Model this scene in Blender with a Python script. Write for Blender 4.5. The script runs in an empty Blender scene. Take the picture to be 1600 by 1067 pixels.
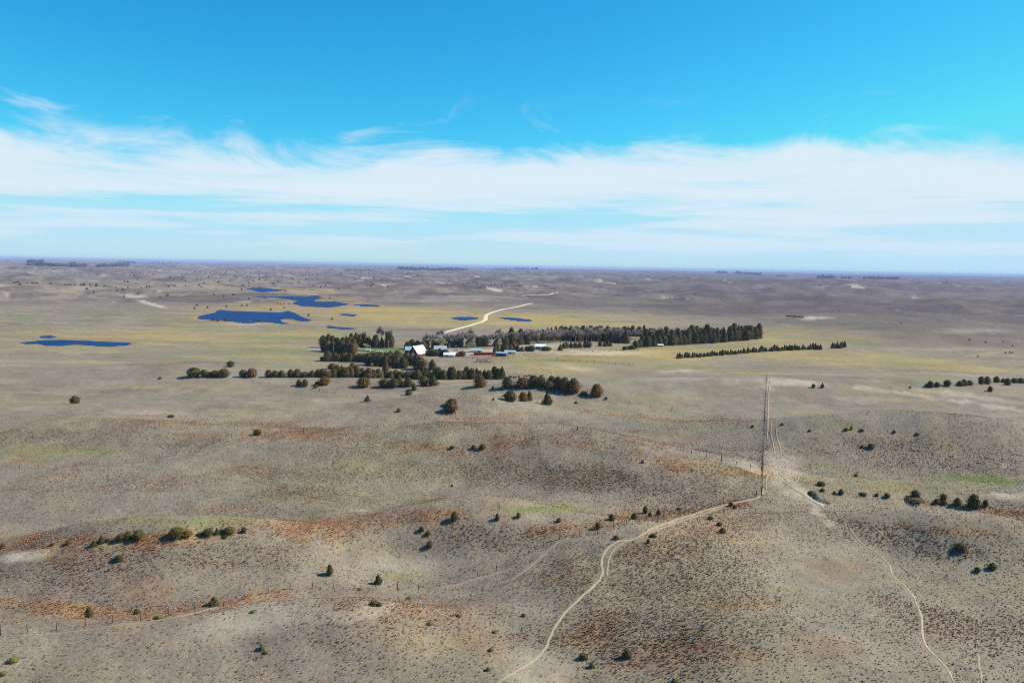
import bpy, math, random
import numpy as np
from mathutils import Vector, Matrix

# ------------------------------------------------------------------ camera, sky, sun, exposure
scene = bpy.context.scene
W, H, F = 1600.0, 1067.0, 1218.0           # photograph size and focal length in its pixels
CX, CY = W / 2, H / 2
CAM_Z = 70.0
PITCH = math.atan((CY - 416.5) / F)
ROLL = math.radians(1.0)
fw = Vector((0, math.cos(PITCH), -math.sin(PITCH)))
up0 = Vector((0, math.sin(PITCH), math.cos(PITCH)))
rt0 = Vector((1, 0, 0))
rt = rt0 * math.cos(ROLL) + up0 * math.sin(ROLL)
upv = up0 * math.cos(ROLL) - rt0 * math.sin(ROLL)
cam_d = bpy.data.cameras.new("camera")
cam = bpy.data.objects.new("camera", cam_d)
scene.collection.objects.link(cam)
cam.matrix_world = Matrix(((rt.x, upv.x, -fw.x, 0), (rt.y, upv.y, -fw.y, 0), (rt.z, upv.z, -fw.z, CAM_Z), (0, 0, 0, 1)))
cam_d.sensor_width = 36.0
cam_d.lens = F / W * 36.0
cam_d.clip_start = 1.0
cam_d.clip_end = 120000.0
scene.camera = cam

SUN_AZ, SUN_EL = math.radians(79), math.radians(38)
world = bpy.data.worlds.new("World")
scene.world = world
world.use_nodes = True
nt = world.node_tree
for n in list(nt.nodes):
    nt.nodes.remove(n)


def wn(kind, **kw):
    n = nt.nodes.new(kind)
    for k, v in kw.items():
        setattr(n, k, v)
    return n


def wmath(op, a, b=None, c=None):
    n = wn('ShaderNodeMath', operation=op)
    for i, v in enumerate((a, b, c)):
        if v is None:
            continue
        if isinstance(v, (int, float)):
            n.inputs[i].default_value = v
        else:
            nt.links.new(v, n.inputs[i])
    return n.outputs[0]


def wsmooth(v, lo, hi):
    n = wn('ShaderNodeMapRange', interpolation_type='SMOOTHSTEP')
    nt.links.new(v, n.inputs['Value'])
    for key, val in (('From Min', lo), ('From Max', hi)):
        if isinstance(val, (int, float)):
            n.inputs[key].default_value = val
        else:
            nt.links.new(val, n.inputs[key])
    return n.outputs[0]


def wnoise(vec, sx, sz, scale, detail, rough, distort=0.0, off=(0, 0, 0)):
    m = wn('ShaderNodeMapping')
    nt.links.new(vec, m.inputs['Vector'])
    m.inputs['Scale'].default_value = (sx, sx, sz)
    m.inputs['Location'].default_value = off
    n = wn('ShaderNodeTexNoise')
    nt.links.new(m.outputs[0], n.inputs['Vector'])
    n.inputs['Scale'].default_value = scale
    n.inputs['Detail'].default_value = detail
    n.inputs['Roughness'].default_value = rough
    n.inputs['Distortion'].default_value = distort
    return n.outputs[0]


sky = wn('ShaderNodeTexSky', sky_type='NISHITA', sun_disc=False, sun_elevation=SUN_EL,
         sun_rotation=SUN_AZ, altitude=900.0, air_density=1.0, dust_density=0.3, ozone_density=1.2)
# the photograph's vivid colour rendering of the blue
ssep = wn('ShaderNodeSeparateColor')
nt.links.new(sky.outputs[0], ssep.inputs[0])
scmb = wn('ShaderNodeCombineColor')
for i_, (gain, pw) in enumerate(((0.85, 1.9), (1.5, 1.08), (1.40, 0.74))):
    ch = wmath('MULTIPLY', wmath('POWER', wmath('MULTIPLY', ssep.outputs[i_], 0.1), pw), gain * 10.0)
    ch = wmath('MINIMUM', ch, (3.7, 7.4, 9.4)[i_])
    nt.links.new(ch, scmb.inputs[i_])
tc = wn('ShaderNodeTexCoord')
dirv = tc.outputs['Generated']
sep = wn('ShaderNodeSeparateXYZ')
nt.links.new(dirv, sep.inputs[0])
z = sep.outputs['Z']
wisp = wnoise(dirv, 1.0, 3.2, 5.0, 9.0, 0.62, 0.9)
wisp2 = wnoise(dirv, 1.0, 2.2, 2.3, 6.0, 0.55, 0.4, (3.1, 1.7, 0.4))
streak = wnoise(dirv, 1.0, 16.0, 2.6, 8.0, 0.6, 0.25, (0.3, 5.2, 0.0))
fine = wnoise(dirv, 1.0, 6.0, 16.0, 6.0, 0.6, 0.5, (7.3, 0.2, 0.0))
edge = wmath('ADD', 0.150, wmath('ADD', wmath('MULTIPLY', wmath('SUBTRACT', wisp, 0.5), 0.11), wmath('MULTIPLY', wmath('SUBTRACT', wisp2, 0.5), 0.09)))
upper = wsmooth(wmath('SUBTRACT', edge, z), -0.008, 0.032)
body = wsmooth(wmath('ADD', z, wmath('MULTIPLY', wmath('SUBTRACT', streak, 0.5), 0.16)), 0.045, 0.105)
thin = wmath('MULTIPLY', wsmooth(streak, 0.34, 0.60), 0.72)
full = wmath('ADD', 0.80, wmath('MULTIPLY', wmath('ADD', wmath('MULTIPLY', streak, 0.7), wmath('MULTIPLY', fine, 0.3)), 0.24))
dens = wmath('ADD', wmath('MULTIPLY', thin, wmath('SUBTRACT', 1.0, body)), wmath('MULTIPLY', full, body))
low = wsmooth(z, -0.004, 0.035)
mask = wmath('MULTIPLY', wmath('MULTIPLY', upper, dens), wmath('ADD', 0.25, wmath('MULTIPLY', low, 0.75)))
loose = wmath('MULTIPLY', wmath('MULTIPLY', wsmooth(wisp, 0.57, 0.72), wsmooth(z, 0.215, 0.15)), 0.6)
veil = wmath('MULTIPLY', wmath('MULTIPLY', upper, wsmooth(z, 0.13, 0.05)), wmath('ADD', 0.18, wmath('MULTIPLY', streak, 0.45)))
mask = wmath('MINIMUM', wmath('MAXIMUM', wmath('MAXIMUM', mask, veil), loose), 0.97)
cmix = wn('ShaderNodeMix', data_type='RGBA')
nt.links.new(mask, cmix.inputs['Factor'])
nt.links.new(scmb.outputs[0], cmix.inputs['A'])
cmix.inputs['B'].default_value = (7.6, 8.6, 9.4, 1)
bg = wn('ShaderNodeBackground')
bg.inputs['Strength'].default_value = 0.0574
nt.links.new(cmix.outputs['Result'], bg.inputs['Color'])
wo = wn('ShaderNodeOutputWorld')
nt.links.new(bg.outputs[0], wo.inputs['Surface'])

sun_d = bpy.data.lights.new("sun", 'SUN')
sun_d.energy = 5.0
sun_d.angle = math.radians(0.53)
sun_d.color = (1.0, 0.91, 0.80)
sun = bpy.data.objects.new("sun", sun_d)
scene.collection.objects.link(sun)
SUNV = Vector((math.sin(SUN_AZ) * math.cos(SUN_EL), math.cos(SUN_AZ) * math.cos(SUN_EL), math.sin(SUN_EL)))
sun.rotation_euler = SUNV.to_track_quat('Z', 'Y').to_euler()

vs = scene.view_settings
vs.view_transform = 'Standard'
vs.look = 'None'
vs.exposure = 0.8
vs.gamma = 1.0
vs.use_curve_mapping = False
cy = scene.cycles
cy.use_denoising = False
cy.filter_width = 1.0
cy.max_bounces = 4
cy.diffuse_bounces = 2
cy.glossy_bounces = 2
cy.transmission_bounces = 2
cy.volume_bounces = 0
cy.transparent_max_bounces = 8
cy.caustics_reflective = False
cy.caustics_refractive = False

# ------------------------------------------------------------------ helpers
COL = scene.collection
rng = random.Random(7)
nrng = np.random.default_rng(11)


def lin(r, g, b, k=0.78):
    o = []
    for c in (r, g, b):
        c /= 255.0
        c = c / 12.92 if c <= 0.04045 else ((c + 0.055) / 1.055) ** 2.4
        o.append(c * k)
    return tuple(o)


def tag(o, label=None, cat=None, group=None, kind=None):
    if label:
        o['label'] = label
    if cat:
        o['category'] = cat
    if group:
        o['group'] = group
    if kind:
        o['kind'] = kind
    return o


def obj(name, mesh, parent=None):
    o = bpy.data.objects.new(name, mesh)
    COL.objects.link(o)
    if parent is not None:
        o.parent = parent
    return o


def thing(name, loc, rz=0.0, scale=(1, 1, 1)):
    o = bpy.data.objects.new(name, None)
    COL.objects.link(o)
    o.location = loc
    o.rotation_euler = (0, 0, rz)
    o.scale = scale
    o.empty_display_size = 0.5
    return o


def mesh_np(name, verts, faces, mat=None, smooth=False):
    """verts (n,3) array, faces list of equal-length index tuples or array"""
    me = bpy.data.meshes.new(name)
    if isinstance(faces, np.ndarray):
        nf, k = faces.shape
        me.vertices.add(len(verts))
        me.vertices.foreach_set('co', np.asarray(verts, dtype=np.float32).ravel())
        me.loops.add(nf * k)
        me.loops.foreach_set('vertex_index', faces.astype(np.int32).ravel())
        me.polygons.add(nf)
        me.polygons.foreach_set('loop_start', np.arange(0, nf * k, k, dtype=np.int32))
        me.update(calc_edges=True)
        me.validate()
    else:
        me.from_pydata([tuple(v) for v in verts], [], faces)
        me.update()
    if smooth:
        me.polygons.foreach_set('use_smooth', np.ones(len(me.polygons), dtype=bool))
    if mat:
        me.materials.append(mat)
    return me


class MB:
    def __init__(self):
        self.v, self.f = [], []

    def box(self, x0, x1, y0, y1, z0, z1):
        b = len(self.v)
        self.v += [(x0, y0, z0), (x1, y0, z0), (x1, y1, z0), (x0, y1, z0), (x0, y0, z1), (x1, y0, z1), (x1, y1, z1), (x0, y1, z1)]
        self.f += [tuple(b + i for i in q) for q in ((0, 3, 2, 1), (4, 5, 6, 7), (0, 1, 5, 4), (1, 2, 6, 5), (2, 3, 7, 6), (3, 0, 4, 7))]
        return self

    def poly(self, pts):
        b = len(self.v)
        self.v += pts
        self.f.append(tuple(range(b, b + len(pts))))
        return self

    def slab(self, pts, t):
        """quad with thickness t downwards along its normal"""
        p = [Vector(q) for q in pts]
        n = (p[1] - p[0]).cross(p[2] - p[0]).normalized() * t
        b = len(self.v)
        self.v += [tuple(q) for q in p] + [tuple(q - n) for q in p]
        k = len(p)
        self.f.append(tuple(b + i for i in range(k)))
        self.f.append(tuple(b + k + i for i in reversed(range(k))))
        for i in range(k):
            j = (i + 1) % k
            self.f.append((b + i, b + k + i, b + k + j, b + j))
        return self

    def tube(self, a, c, r0, r1, n=6, cap=True):
        a, c = Vector(a), Vector(c)
        d = (c - a).normalized()
        s = d.orthogonal().normalized()
        t = d.cross(s)
        b = len(self.v)
        for p, r in ((a, r0), (c, r1)):
            for i in range(n):
                w = 2 * math.pi * i / n
                self.v.append(tuple(p + (s * math.cos(w) + t * math.sin(w)) * r))
        for i in range(n):
            j = (i + 1) % n
            self.f.append((b + i, b + j, b + n + j, b + n + i))
        if cap:
            self.f.append(tuple(b + n + i for i in range(n)))
            self.f.append(tuple(b + i for i in reversed(range(n))))
        return self

    def mesh(self, name, mat, smooth=False):
        return mesh_np(name, self.v, self.f, mat, smooth)

    def build(self, name, mat, parent=None, smooth=False):
        return obj(name, self.mesh(name, mat, smooth), parent)


def _hash(ix, iy, seed):
    h = (ix.astype(np.int64) * 374761393 + iy.astype(np.int64) * 668265263 + seed * 974634777) & 0x7fffffff
    h = ((h ^ (h >> 13)) * 1274126177) & 0x7fffffff
    h = h ^ (h >> 16)
    return h


def pn(x, y, seed=0):
    ix, iy = np.floor(x), np.floor(y)
    fx, fy = x - ix, y - iy
    ix, iy = ix.astype(np.int64), iy.astype(np.int64)
    ux = fx * fx * fx * (fx * (fx * 6 - 15) + 10)
    uy = fy * fy * fy * (fy * (fy * 6 - 15) + 10)

    def g(dx, dy):
        a = _hash(ix + dx, iy + dy, seed) * (2 * math.pi / 0x7fffffff) * 7.0
        return np.cos(a) * (fx - dx) + np.sin(a) * (fy - dy)
    a = g(0, 0)
    b = g(1, 0)
    c = g(0, 1)
    d = g(1, 1)
    return ((a + (b - a) * ux) * (1 - uy) + (c + (d - c) * ux) * uy) * 1.5


def fbm(x, y, wl, octv=4, gain=0.5, seed=0, ax=1.0):
    x = x / (wl * ax)
    y = y / wl
    s, a, t = 0.0, 1.0, 0.0
    for o in range(octv):
        s = s + a * pn(x + 17.3 * o, y - 9.1 * o, seed + o)
        t += a
        a *= gain
        x = x * 2.03
        y = y * 2.03
    return s / t


def mfbm(m, wl, octv, gain, seed, ax):
    out = np.full(m.shape, -1.0)
    k = m > 0
    out[k] = fbm(GX[k], GY[k], wl, octv, gain, seed, ax)
    return out


def sst(v, lo, hi):
    t = np.clip((v - lo) / (hi - lo), 0, 1)
    return t * t * (3 - 2 * t)


def project(x, y, zz):
    dx, dy, dz = x, y, zz - CAM_Z
    f = dx * fw.x + dy * fw.y + dz * fw.z
    a = dx * rt.x + dy * rt.y + dz * rt.z
    b = dx * upv.x + dy * upv.y + dz * upv.z
    f = np.where(f > 1.0, f, np.nan)
    return CX + F * a / f, CY - F * b / f


def ray(px, py):
    d = fw + rt * ((px - CX) / F) - upv * ((py - CY) / F)
    return d


def plane_at(px, py, zz=0.0):
    d = ray(px, py)
    t = (zz - CAM_Z) / d.z
    return Vector((d.x * t, d.y * t, zz))


# ------------------------------------------------------------------ ground height (metres)
def hill(px, py, rx, ry, hh, rot=0.0, p=1.0):
    c = plane_at(px, py)
    return (c.x, c.y, rx, ry, hh, math.radians(rot), p)


HILLS = [  # picture point of the top, half widths across / along the view in metres, height, turn
    hill(330, 1010, 34, 17, 3.0, 8), hill(560, 985, 26, 12, 3.2, 5), hill(90, 1050, 30, 14, 1.5, 0),
    hill(330, 868, 40, 15, 5.0, 4), hill(160, 890, 26, 14, 2.2, 0),
    hill(770, 838, 27, 15, 5.2, -3), hill(660, 850, 20, 14, 2.0, 10),
    hill(1060, 880, 34, 24, 4.2, 18), hill(1080, 1000, 24, 18, 2.2, 0), hill(870, 930, 18, 12, 1.6, 20),
    hill(1420, 845, 38, 13, 4.2, -6), hill(1560, 870, 30, 16, 3.6, -6), hill(1300, 1000, 30, 26, 2.2, 0),
    hill(1450, 695, 78, 22, 8.0, -7), hill(1230, 700, 24, 24, 2.0, 0),
    hill(850, 715, 62, 20, 6.5, -8), hill(560, 716, 50, 22, 5.6, 6), hill(1050, 752, 40, 24, 2.6, -10),
    hill(700, 640, 44, 24, 5.2, 0), hill(850, 618, 50, 24, 4.6, -8), hill(220, 690, 70, 26, 4.0, 3),
    hill(60, 770, 60, 26, 3.0, 0), hill(430, 600, 90, 26, 3.0, 0), hill(160, 575, 120, 40, 6.0, 0),
    hill(1050, 610, 90, 34, 3.4, -4), hill(1400, 615, 120, 40, 5.0, -5), hill(760, 572, 60, 26, 3.4, -4),
    hill(1500, 740, 60, 10, -2.4, -4), hill(1450, 788, 50, 8, -2.0, -4), hill(350, 818, 60, 8, -1.6, 4),
    hill(240, 962, 40, 6, -1.8, 6), hill(560, 770, 60, 12, -1.4, 0), hill(620, 885, 18, 10, -1.6, 0),
    hill(1370, 855, 16, 10, -1.4, -20),
]
FLAT = []
for (px, py, rx, ry) in ((400, 494, 170, 300), (470, 474, 190, 420), (415, 453, 110, 420), (120, 534, 170, 170), (75, 526, 60, 100),
                         (727, 497.5, 60, 170), (805, 499, 70, 170), (535, 512, 70, 110), (545, 491, 60, 120), (575, 477, 90, 200)):
    c = plane_at(px, py)
    FLAT.append((c.x, c.y, rx, ry))


def height(x, y):
    r = np.hypot(x, y)
    near = 1 - sst(r, 380, 560)
    mid = sst(r, 380, 560) * (1 - sst(r, 1250, 2200))
    far = sst(r, 1250, 2600)
    h = near * (fbm(x, y, 95, 3, 0.45, 3, 1.3) * 4.0 + fbm(x, y, 19, 3, 0.5, 9) * 0.9)
    h = h + mid * (fbm(x, y, 150, 3, 0.45, 5, 1.6) * 4.0)
    rid = 1 - np.abs(fbm(x, y, 620, 3, 0.5, 21, 1.9)) * 2.2
    h = h + far * (fbm(x, y, 330, 4, 0.5, 13, 1.6) * 20.0 + rid * 9.0 - 7.0 + fbm(x, y, 2600, 3, 0.5, 31, 1.4) * 42.0 * sst(r, 2500, 7000))
    h = h + sst(r, 1300, 2000) * fbm(x, y, 190, 3, 0.5, 45, 0.9) * 20.0
    side = sst(np.arctan2(x, y), 0.05, 0.5) * sst(r, 650, 1100)
    h = h + side * fbm(x, y, 140, 3, 0.5, 41, 1.5) * 17.0
    left = sst(-np.arctan2(x, y), 0.2, 0.5) * sst(r, 1250, 1800)
    h = h + left * (fbm(x, y, 260, 3, 0.5, 43, 1.7) * 11.0)
    for (cx, cy_, rx, ry, hh, rot, p) in HILLS:
        dx, dy = x - cx, y - cy_
        m = (np.abs(dx) < 4 * (rx + ry)) & (np.abs(dy) < 4 * (rx + ry))
        if not m.any():
            continue
        u = (dx[m] * math.cos(rot) + dy[m] * math.sin(rot)) / rx
        v = (-dx[m] * math.sin(rot) + dy[m] * math.cos(rot)) / ry
        h[m] += 1.5 * hh * np.exp(-(u * u + v * v))
    k = np.zeros_like(h)
    for (cx, cy_, rx, ry) in FLAT:
        d = ((x - cx) / rx) ** 2 + ((y - cy_) / ry) ** 2
        k = np.maximum(k, 1 - sst(d, 0.9, 2.2))
    h = h * (1 - k)
    # washed-out bank: sheer on the side away from the light
    c = plane_at(1279, 780)
    u = (x - c.x) + 0.9 * np.sin((y - c.y) * 0.55)
    v = (y - c.y)
    h = h - 1.2 * sst(u, -2.6, 0.1) * (1 - sst(u, 0.2, 1.5)) * (1 - sst(np.abs(v), 3.5, 5.5))
    return h


fine_az = np.arange(-42.0, 42.001, 0.078)
wide = []
a, st = 42.0, 0.3
while a < 176:
    a += st
    st = min(st * 1.35, 4.0)
    wide.append(a)
AZ = np.radians(np.concatenate([-np.array(wide[::-1]), fine_az, np.array(wide)]))
RR = []
r = 6.0
while r < 42000:
    RR.append(r)
    dr = min((r * r + CAM_Z ** 2) / (CAM_Z * F) * 1.25, 0.028 * r)
    if r < 118:
        dr = max(dr, 0.05 * r)
    r += dr
RR = np.array(RR)
NA, NR = len(AZ), len(RR)
AG, RG = np.meshgrid(AZ, RR)            # rows: radius
GX, GY = RG * np.sin(AG), RG * np.cos(AG)
GZ = height(GX, GY)


def ground_z(x, y):
    az = math.atan2(x, y)
    r = math.hypot(x, y)
    i = int(np.clip(np.searchsorted(AZ, az) - 1, 0, NA - 2))
    j = int(np.clip(np.searchsorted(RR, r) - 1, 0, NR - 2))
    u = (az - AZ[i]) / (AZ[i + 1] - AZ[i])
    v = (r - RR[j]) / (RR[j + 1] - RR[j])
    return float((GZ[j, i] * (1 - u) + GZ[j, i + 1] * u) * (1 - v) + (GZ[j + 1, i] * (1 - u) + GZ[j + 1, i + 1] * u) * v)


def ground_zv(x, y):
    az = np.arctan2(x, y)
    r = np.hypot(x, y)
    i = np.clip(np.searchsorted(AZ, az) - 1, 0, NA - 2)
    j = np.clip(np.searchsorted(RR, r) - 1, 0, NR - 2)
    u = (az - AZ[i]) / (AZ[i + 1] - AZ[i])
    v = (r - RR[j]) / (RR[j + 1] - RR[j])
    return (GZ[j, i] * (1 - u) + GZ[j, i + 1] * u) * (1 - v) + (GZ[j + 1, i] * (1 - u) + GZ[j + 1, i + 1] * u) * v


def at(px, py):
    """the point of the ground that the picture shows at a pixel"""
    d = ray(px, py)
    hd = math.hypot(d.x, d.y)
    az = math.atan2(d.x, d.y)
    i = int(np.clip(np.searchsorted(AZ, az) - 1, 0, NA - 2))
    u = (az - AZ[i]) / (AZ[i + 1] - AZ[i])
    col = GZ[:, i] * (1 - u) + GZ[:, i + 1] * u
    diff = CAM_Z + RR * (d.z / hd) - col
    j = np.nonzero((diff <= 0) & (RR > 30))[0]
    j = int(j[0]) if len(j) else NR - 1
    t = diff[j - 1] / (diff[j - 1] - diff[j]) if diff[j - 1] > diff[j] else 1.0
    r = RR[j - 1] + (RR[j] - RR[j - 1]) * min(max(t, 0), 1)
    x, y = r * math.sin(az), r * math.cos(az)
    return Vector((x, y, ground_z(x, y)))


def scale_at(p):
    """metres for one picture pixel at a point"""
    return (Vector(p) - Vector((0, 0, CAM_Z))).dot(fw) / F


# ------------------------------------------------------------------ ground colour
PX, PY = project(GX, GY, GZ)
PX = np.nan_to_num(PX, nan=-9999.0)
PY = np.nan_to_num(PY, nan=9999.0)
vis = (np.abs(AG) < math.radians(43)) & (RG > 95)
wx = fbm(GX, GY, 12, 3, 0.55, 61)
wy = fbm(GX, GY, 12, 3, 0.55, 62)
wob = np.clip((PY - 430) / 300, 0.12, 1.2)
QX = PX + wx * 26 * wob + fbm(GX, GY, 70, 2, 0.5, 63) * 20 * wob
QY = PY + wy * 9 * wob


def ell(px, py, rx, ry, rot=0.0, soft=0.9):
    dx, dy = QX - px, QY - py
    c, s = math.cos(math.radians(rot)), math.sin(math.radians(rot))
    u, v = (dx * c + dy * s) / rx, (-dx * s + dy * c) / ry
    d = np.sqrt(u * u + v * v)
    return np.where(vis, 1 - sst(d, 1 - soft * 0.75, 1 + soft * 0.55), 0.0)


def band(pts, hw, soft=0.8, raw=False):
    X_, Y_ = (PX, PY) if raw else (QX, QY)
    best = np.full(X_.shape, 1e9)
    for (a, b) in zip(pts[:-1], pts[1:]):
        # picture distances with the vertical stretched: the ground is seen at a slant
        ax, ay, bx, by = a[0] / 3.0, a[1], b[0] / 3.0, b[1]
        dx, dy = bx - ax, by - ay
        t = np.clip(((X_ / 3.0 - ax) * dx + (Y_ - ay) * dy) / (dx * dx + dy * dy), 0, 1)
        d = np.hypot(X_ / 3.0 - ax - t * dx, Y_ - ay - t * dy)
        best = np.minimum(best, d)
    return np.where(vis, 1 - sst(best / hw, 1 - soft * 0.7, 1 + soft * 0.6), 0.0)


TRAILS = [
    [(770, 1072), (800, 1052), (835, 1030), (853, 1010), (860, 992), (880, 960), (905, 935), (928, 915), (941, 896), (939, 880), (946, 860), (966, 846), (1000, 837), (1040, 818), (1075, 806), (1110, 795), (1145, 786), (1180, 779), (1194, 768)],
    [(1492, 1072), (1484, 1052), (1470, 1033), (1449, 1012), (1441, 990), (1439, 962), (1427, 932), (1411, 912), (1396, 901), (1388, 882), (1372, 866), (1348, 850), (1333, 835), (1324, 819)],
    [(800, 905), (822, 890), (850, 866), (872, 847), (890, 842), (915, 841)], [(590, 923), (640, 922), (690, 918), (720, 912), (760, 900), (800, 888)],
    [(10, 998), (80, 990), (160, 980), (240, 970), (320, 953), (380, 940)],
    [(948, 900), (949, 884), (955, 864), (972, 849), (1005, 838)], [(985, 845), (1030, 826), (1070, 812), (1105, 801), (1130, 792)]]
C_TAN = np.array(lin(172, 162, 141))
C_GREY = np.array(lin(156, 148, 136))
C_MAUVE = np.array(lin(146, 132, 124))
C_PALE = np.array(lin(186, 176, 156))
C_SAND = np.array(lin(236, 226, 206))
C_RUST = np.array(lin(180, 126, 84))
C_RUSTD = np.array(lin(142, 106, 82))
C_STRAW = np.array(lin(204, 182, 128))
C_OLIVE = np.array(lin(160, 158, 126))
C_YEL = np.array(lin(206, 184, 106))
C_GRN = np.array(lin(142, 156, 84))
C_VGRN = np.array(lin(112, 142, 62))
C_DARK = np.array(lin(112, 100, 92))
C_FAR = np.array(lin(140, 126, 124))
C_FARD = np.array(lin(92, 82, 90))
C_COOL = np.array(lin(150, 147, 138))

col = np.empty(GX.shape + (3,))
n_big = fbm(GX, GY, 160, 4, 0.5, 71, 1.5)
n_mid = fbm(GX, GY, 42, 4, 0.55, 72, 1.4)
n_sml = fbm(GX, GY, 9, 4, 0.6, 73)
n_far = fbm(GX, GY, 520, 5, 0.6, 74, 1.8)
col[:] = C_GREY


def put(m, c, k=1.0):
    m = np.clip(m * k, 0, 1)[..., None]
    col[:] = col * (1 - m) + c * m


put(sst(n_big, -0.25, 0.35), C_TAN, 0.85)
put(sst(fbm(GX, GY, 75, 4, 0.55, 90, 1.6), 0.0, 0.35), C_OLIVE, 0.6)
put(sst(n_mid, 0.05, 0.4), C_MAUVE, 0.6)
put(sst(fbm(GX, GY, 24, 4, 0.6, 91, 1.5), 0.12, 0.42), C_STRAW, 0.26)
put(sst(fbm(GX, GY, 15, 4, 0.6, 92, 1.5), 0.12, 0.42), C_DARK, 0.3)
put(sst(-n_mid, 0.1, 0.45), C_PALE, 0.55)
nearm = 1 - sst(RG, 420, 620)
put(sst(fbm(GX, GY, 30, 4, 0.6, 75, 1.6), 0.22, 0.5) * nearm, C_RUST, 0.35)
put(sst(fbm(GX, GY, 60, 4, 0.55, 76, 1.5), 0.28, 0.5) * nearm, C_GRN, 0.25)
rs_ = sst(AG, 0.1, 0.45)
midm = sst(RG, 330, 470) * (1 - sst(RG, 1300, 2000))
for (sd, wl, ax, lo, hi, c_, k) in ((101, 26, 3.0, 0.10, 0.24, C_GREY, .6), (102, 22, 3.2, 0.12, 0.26, C_MAUVE, .55), (103, 30, 3.0, 0.14, 0.30, C_OLIVE, .7), (104, 20, 3.0, 0.20, 0.30, C_PALE, .7),
                                    (105, 60, 2.6, 0.10, 0.26, C_COOL, .6), (106, 55, 2.6, 0.14, 0.28, C_DARK, .4), (107, 34, 3.0, 0.24, 0.36, C_GRN, .45), (108, 44, 2.8, 0.24, 0.36, C_YEL, .5)):
    put(midm * sst(mfbm(midm, wl, 4, 0.58, sd, ax), lo, hi), c_, k)
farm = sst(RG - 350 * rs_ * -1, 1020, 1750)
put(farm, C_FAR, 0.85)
put(farm * sst(AG, -0.10, 0.28), C_FARD, 0.85)  # shade of the far right dunes painted in as darker ground colour
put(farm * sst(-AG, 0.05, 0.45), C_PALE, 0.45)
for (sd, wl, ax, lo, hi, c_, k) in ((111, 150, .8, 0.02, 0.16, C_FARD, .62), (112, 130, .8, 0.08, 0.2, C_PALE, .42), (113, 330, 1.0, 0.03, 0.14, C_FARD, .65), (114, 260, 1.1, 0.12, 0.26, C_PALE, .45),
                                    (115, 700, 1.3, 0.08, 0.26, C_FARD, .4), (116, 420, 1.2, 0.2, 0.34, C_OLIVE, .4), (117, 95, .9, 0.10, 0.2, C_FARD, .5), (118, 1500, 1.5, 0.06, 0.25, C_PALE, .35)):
    put(farm * sst(mfbm(farm, wl, 4, 0.6, sd, ax), lo, hi) * (1 - 0.65 * sst(AG, -0.1, 0.3) * (c_ is C_PALE)), c_, k)  # pale patches weakened over the painted shade on the right
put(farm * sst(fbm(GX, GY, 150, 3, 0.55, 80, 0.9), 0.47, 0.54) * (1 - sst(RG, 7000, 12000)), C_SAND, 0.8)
for e, k in ((ell(200, 765, 330, 70), .6), (ell(1480, 960, 260, 130), .55), (ell(1350, 640, 260, 30), .45), (ell(880, 660, 160, 12), .55), (ell(250, 600, 260, 30), .4), (ell(1300, 900, 120, 40), .5), (ell(900, 770, 220, 14), .45)):
    put(e * sst(n_sml, -0.4, 0.2), C_COOL, k)

# valley meadow
mnoise = fbm(GX, GY, 55, 4, 0.6, 120, 2.4)
for e, k in ((ell(660, 497, 230, 13), .85), (ell(860, 503, 200, 12), .7), (ell(1010, 556, 240, 20, -2), .8), (ell(1250, 527, 110, 13), .7),
             (ell(1330, 560, 170, 13, 3), .7), (ell(1500, 574, 90, 6, 5), .6), (ell(200, 523, 320, 10), .55), (ell(420, 534, 170, 14), .6),
             (ell(610, 484, 140, 6), .8), (ell(430, 480, 140, 5), .6), (ell(500, 455, 100, 4), .45), (ell(1240, 512, 70, 6), .4),
             (ell(1540, 553, 60, 3, -9), .5), (ell(120, 545, 200, 6), .4), (ell(900, 580, 90, 10), .35), (ell(560, 560, 120, 8), .4)):
    put(e * (0.4 + 0.6 * sst(mnoise, -0.12, 0.2)), C_YEL, k)
mead = np.maximum.reduce([ell(800, 540, 700, 50), ell(300, 530, 400, 30)])
put(mead * sst(fbm(GX, GY, 80, 4, 0.6, 82, 1.8), 0.05, 0.35), C_GRN, 0.5)
put(mead * sst(fbm(GX, GY, 60, 4, 0.6, 83, 1.8), 0.15, 0.4), C_GREY, 0.7)
for e, k in ((ell(440, 546, 50, 4), .6), (ell(560, 525, 30, 4), .7), (ell(860, 563, 90, 5), .6), (ell(1060, 574, 70, 4), .55), (ell(1155, 582, 40, 3), .6),
             (ell(148, 490, 24, 2.2), .8), (ell(36, 498, 26, 2.5), .7), (ell(95, 536, 80, 6), .5), (ell(240, 484, 40, 2), .7), (ell(240, 497, 30, 2), .6),
             (ell(210, 553, 16, 2.5), .6), (ell(260, 560, 40, 2.5), .5), (ell(1450, 590, 60, 4), .45), (ell(1130, 545, 70, 6), .35), (ell(420, 569, 60, 4), .35),
             (ell(312, 616, 26, 4), .35), (ell(60, 706, 70, 12), .35), (ell(150, 707, 45, 6), .6), (ell(310, 817, 90, 9, -4), .6), (ell(210, 812, 60, 5, -4), .45),
             (ell(848, 794, 80, 6, -2), .75), (ell(1325, 668, 26, 4), .7), (ell(1300, 660, 40, 8), .3), (ell(1410, 642, 30, 3), .5), (ell(1420, 760, 150, 14, 4), .3),
             (ell(1300, 730, 50, 6, 14), .35), (ell(660, 782, 40, 4), .45), (ell(630, 898, 30, 5), .45), (ell(10, 835, 30, 6), .4), (ell(640, 560, 30, 3), .3)):
    put(e, C_GRN, k)
for e, k in ((ell(1540, 749, 110, 6, 3), .9), (ell(600, 548, 50, 5), .95), (ell(838, 793, 34, 3), .5), (ell(160, 704, 20, 3), .5), (ell(600, 544, 30, 2.5), .5)):
    put(e, C_VGRN, k)
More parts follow.
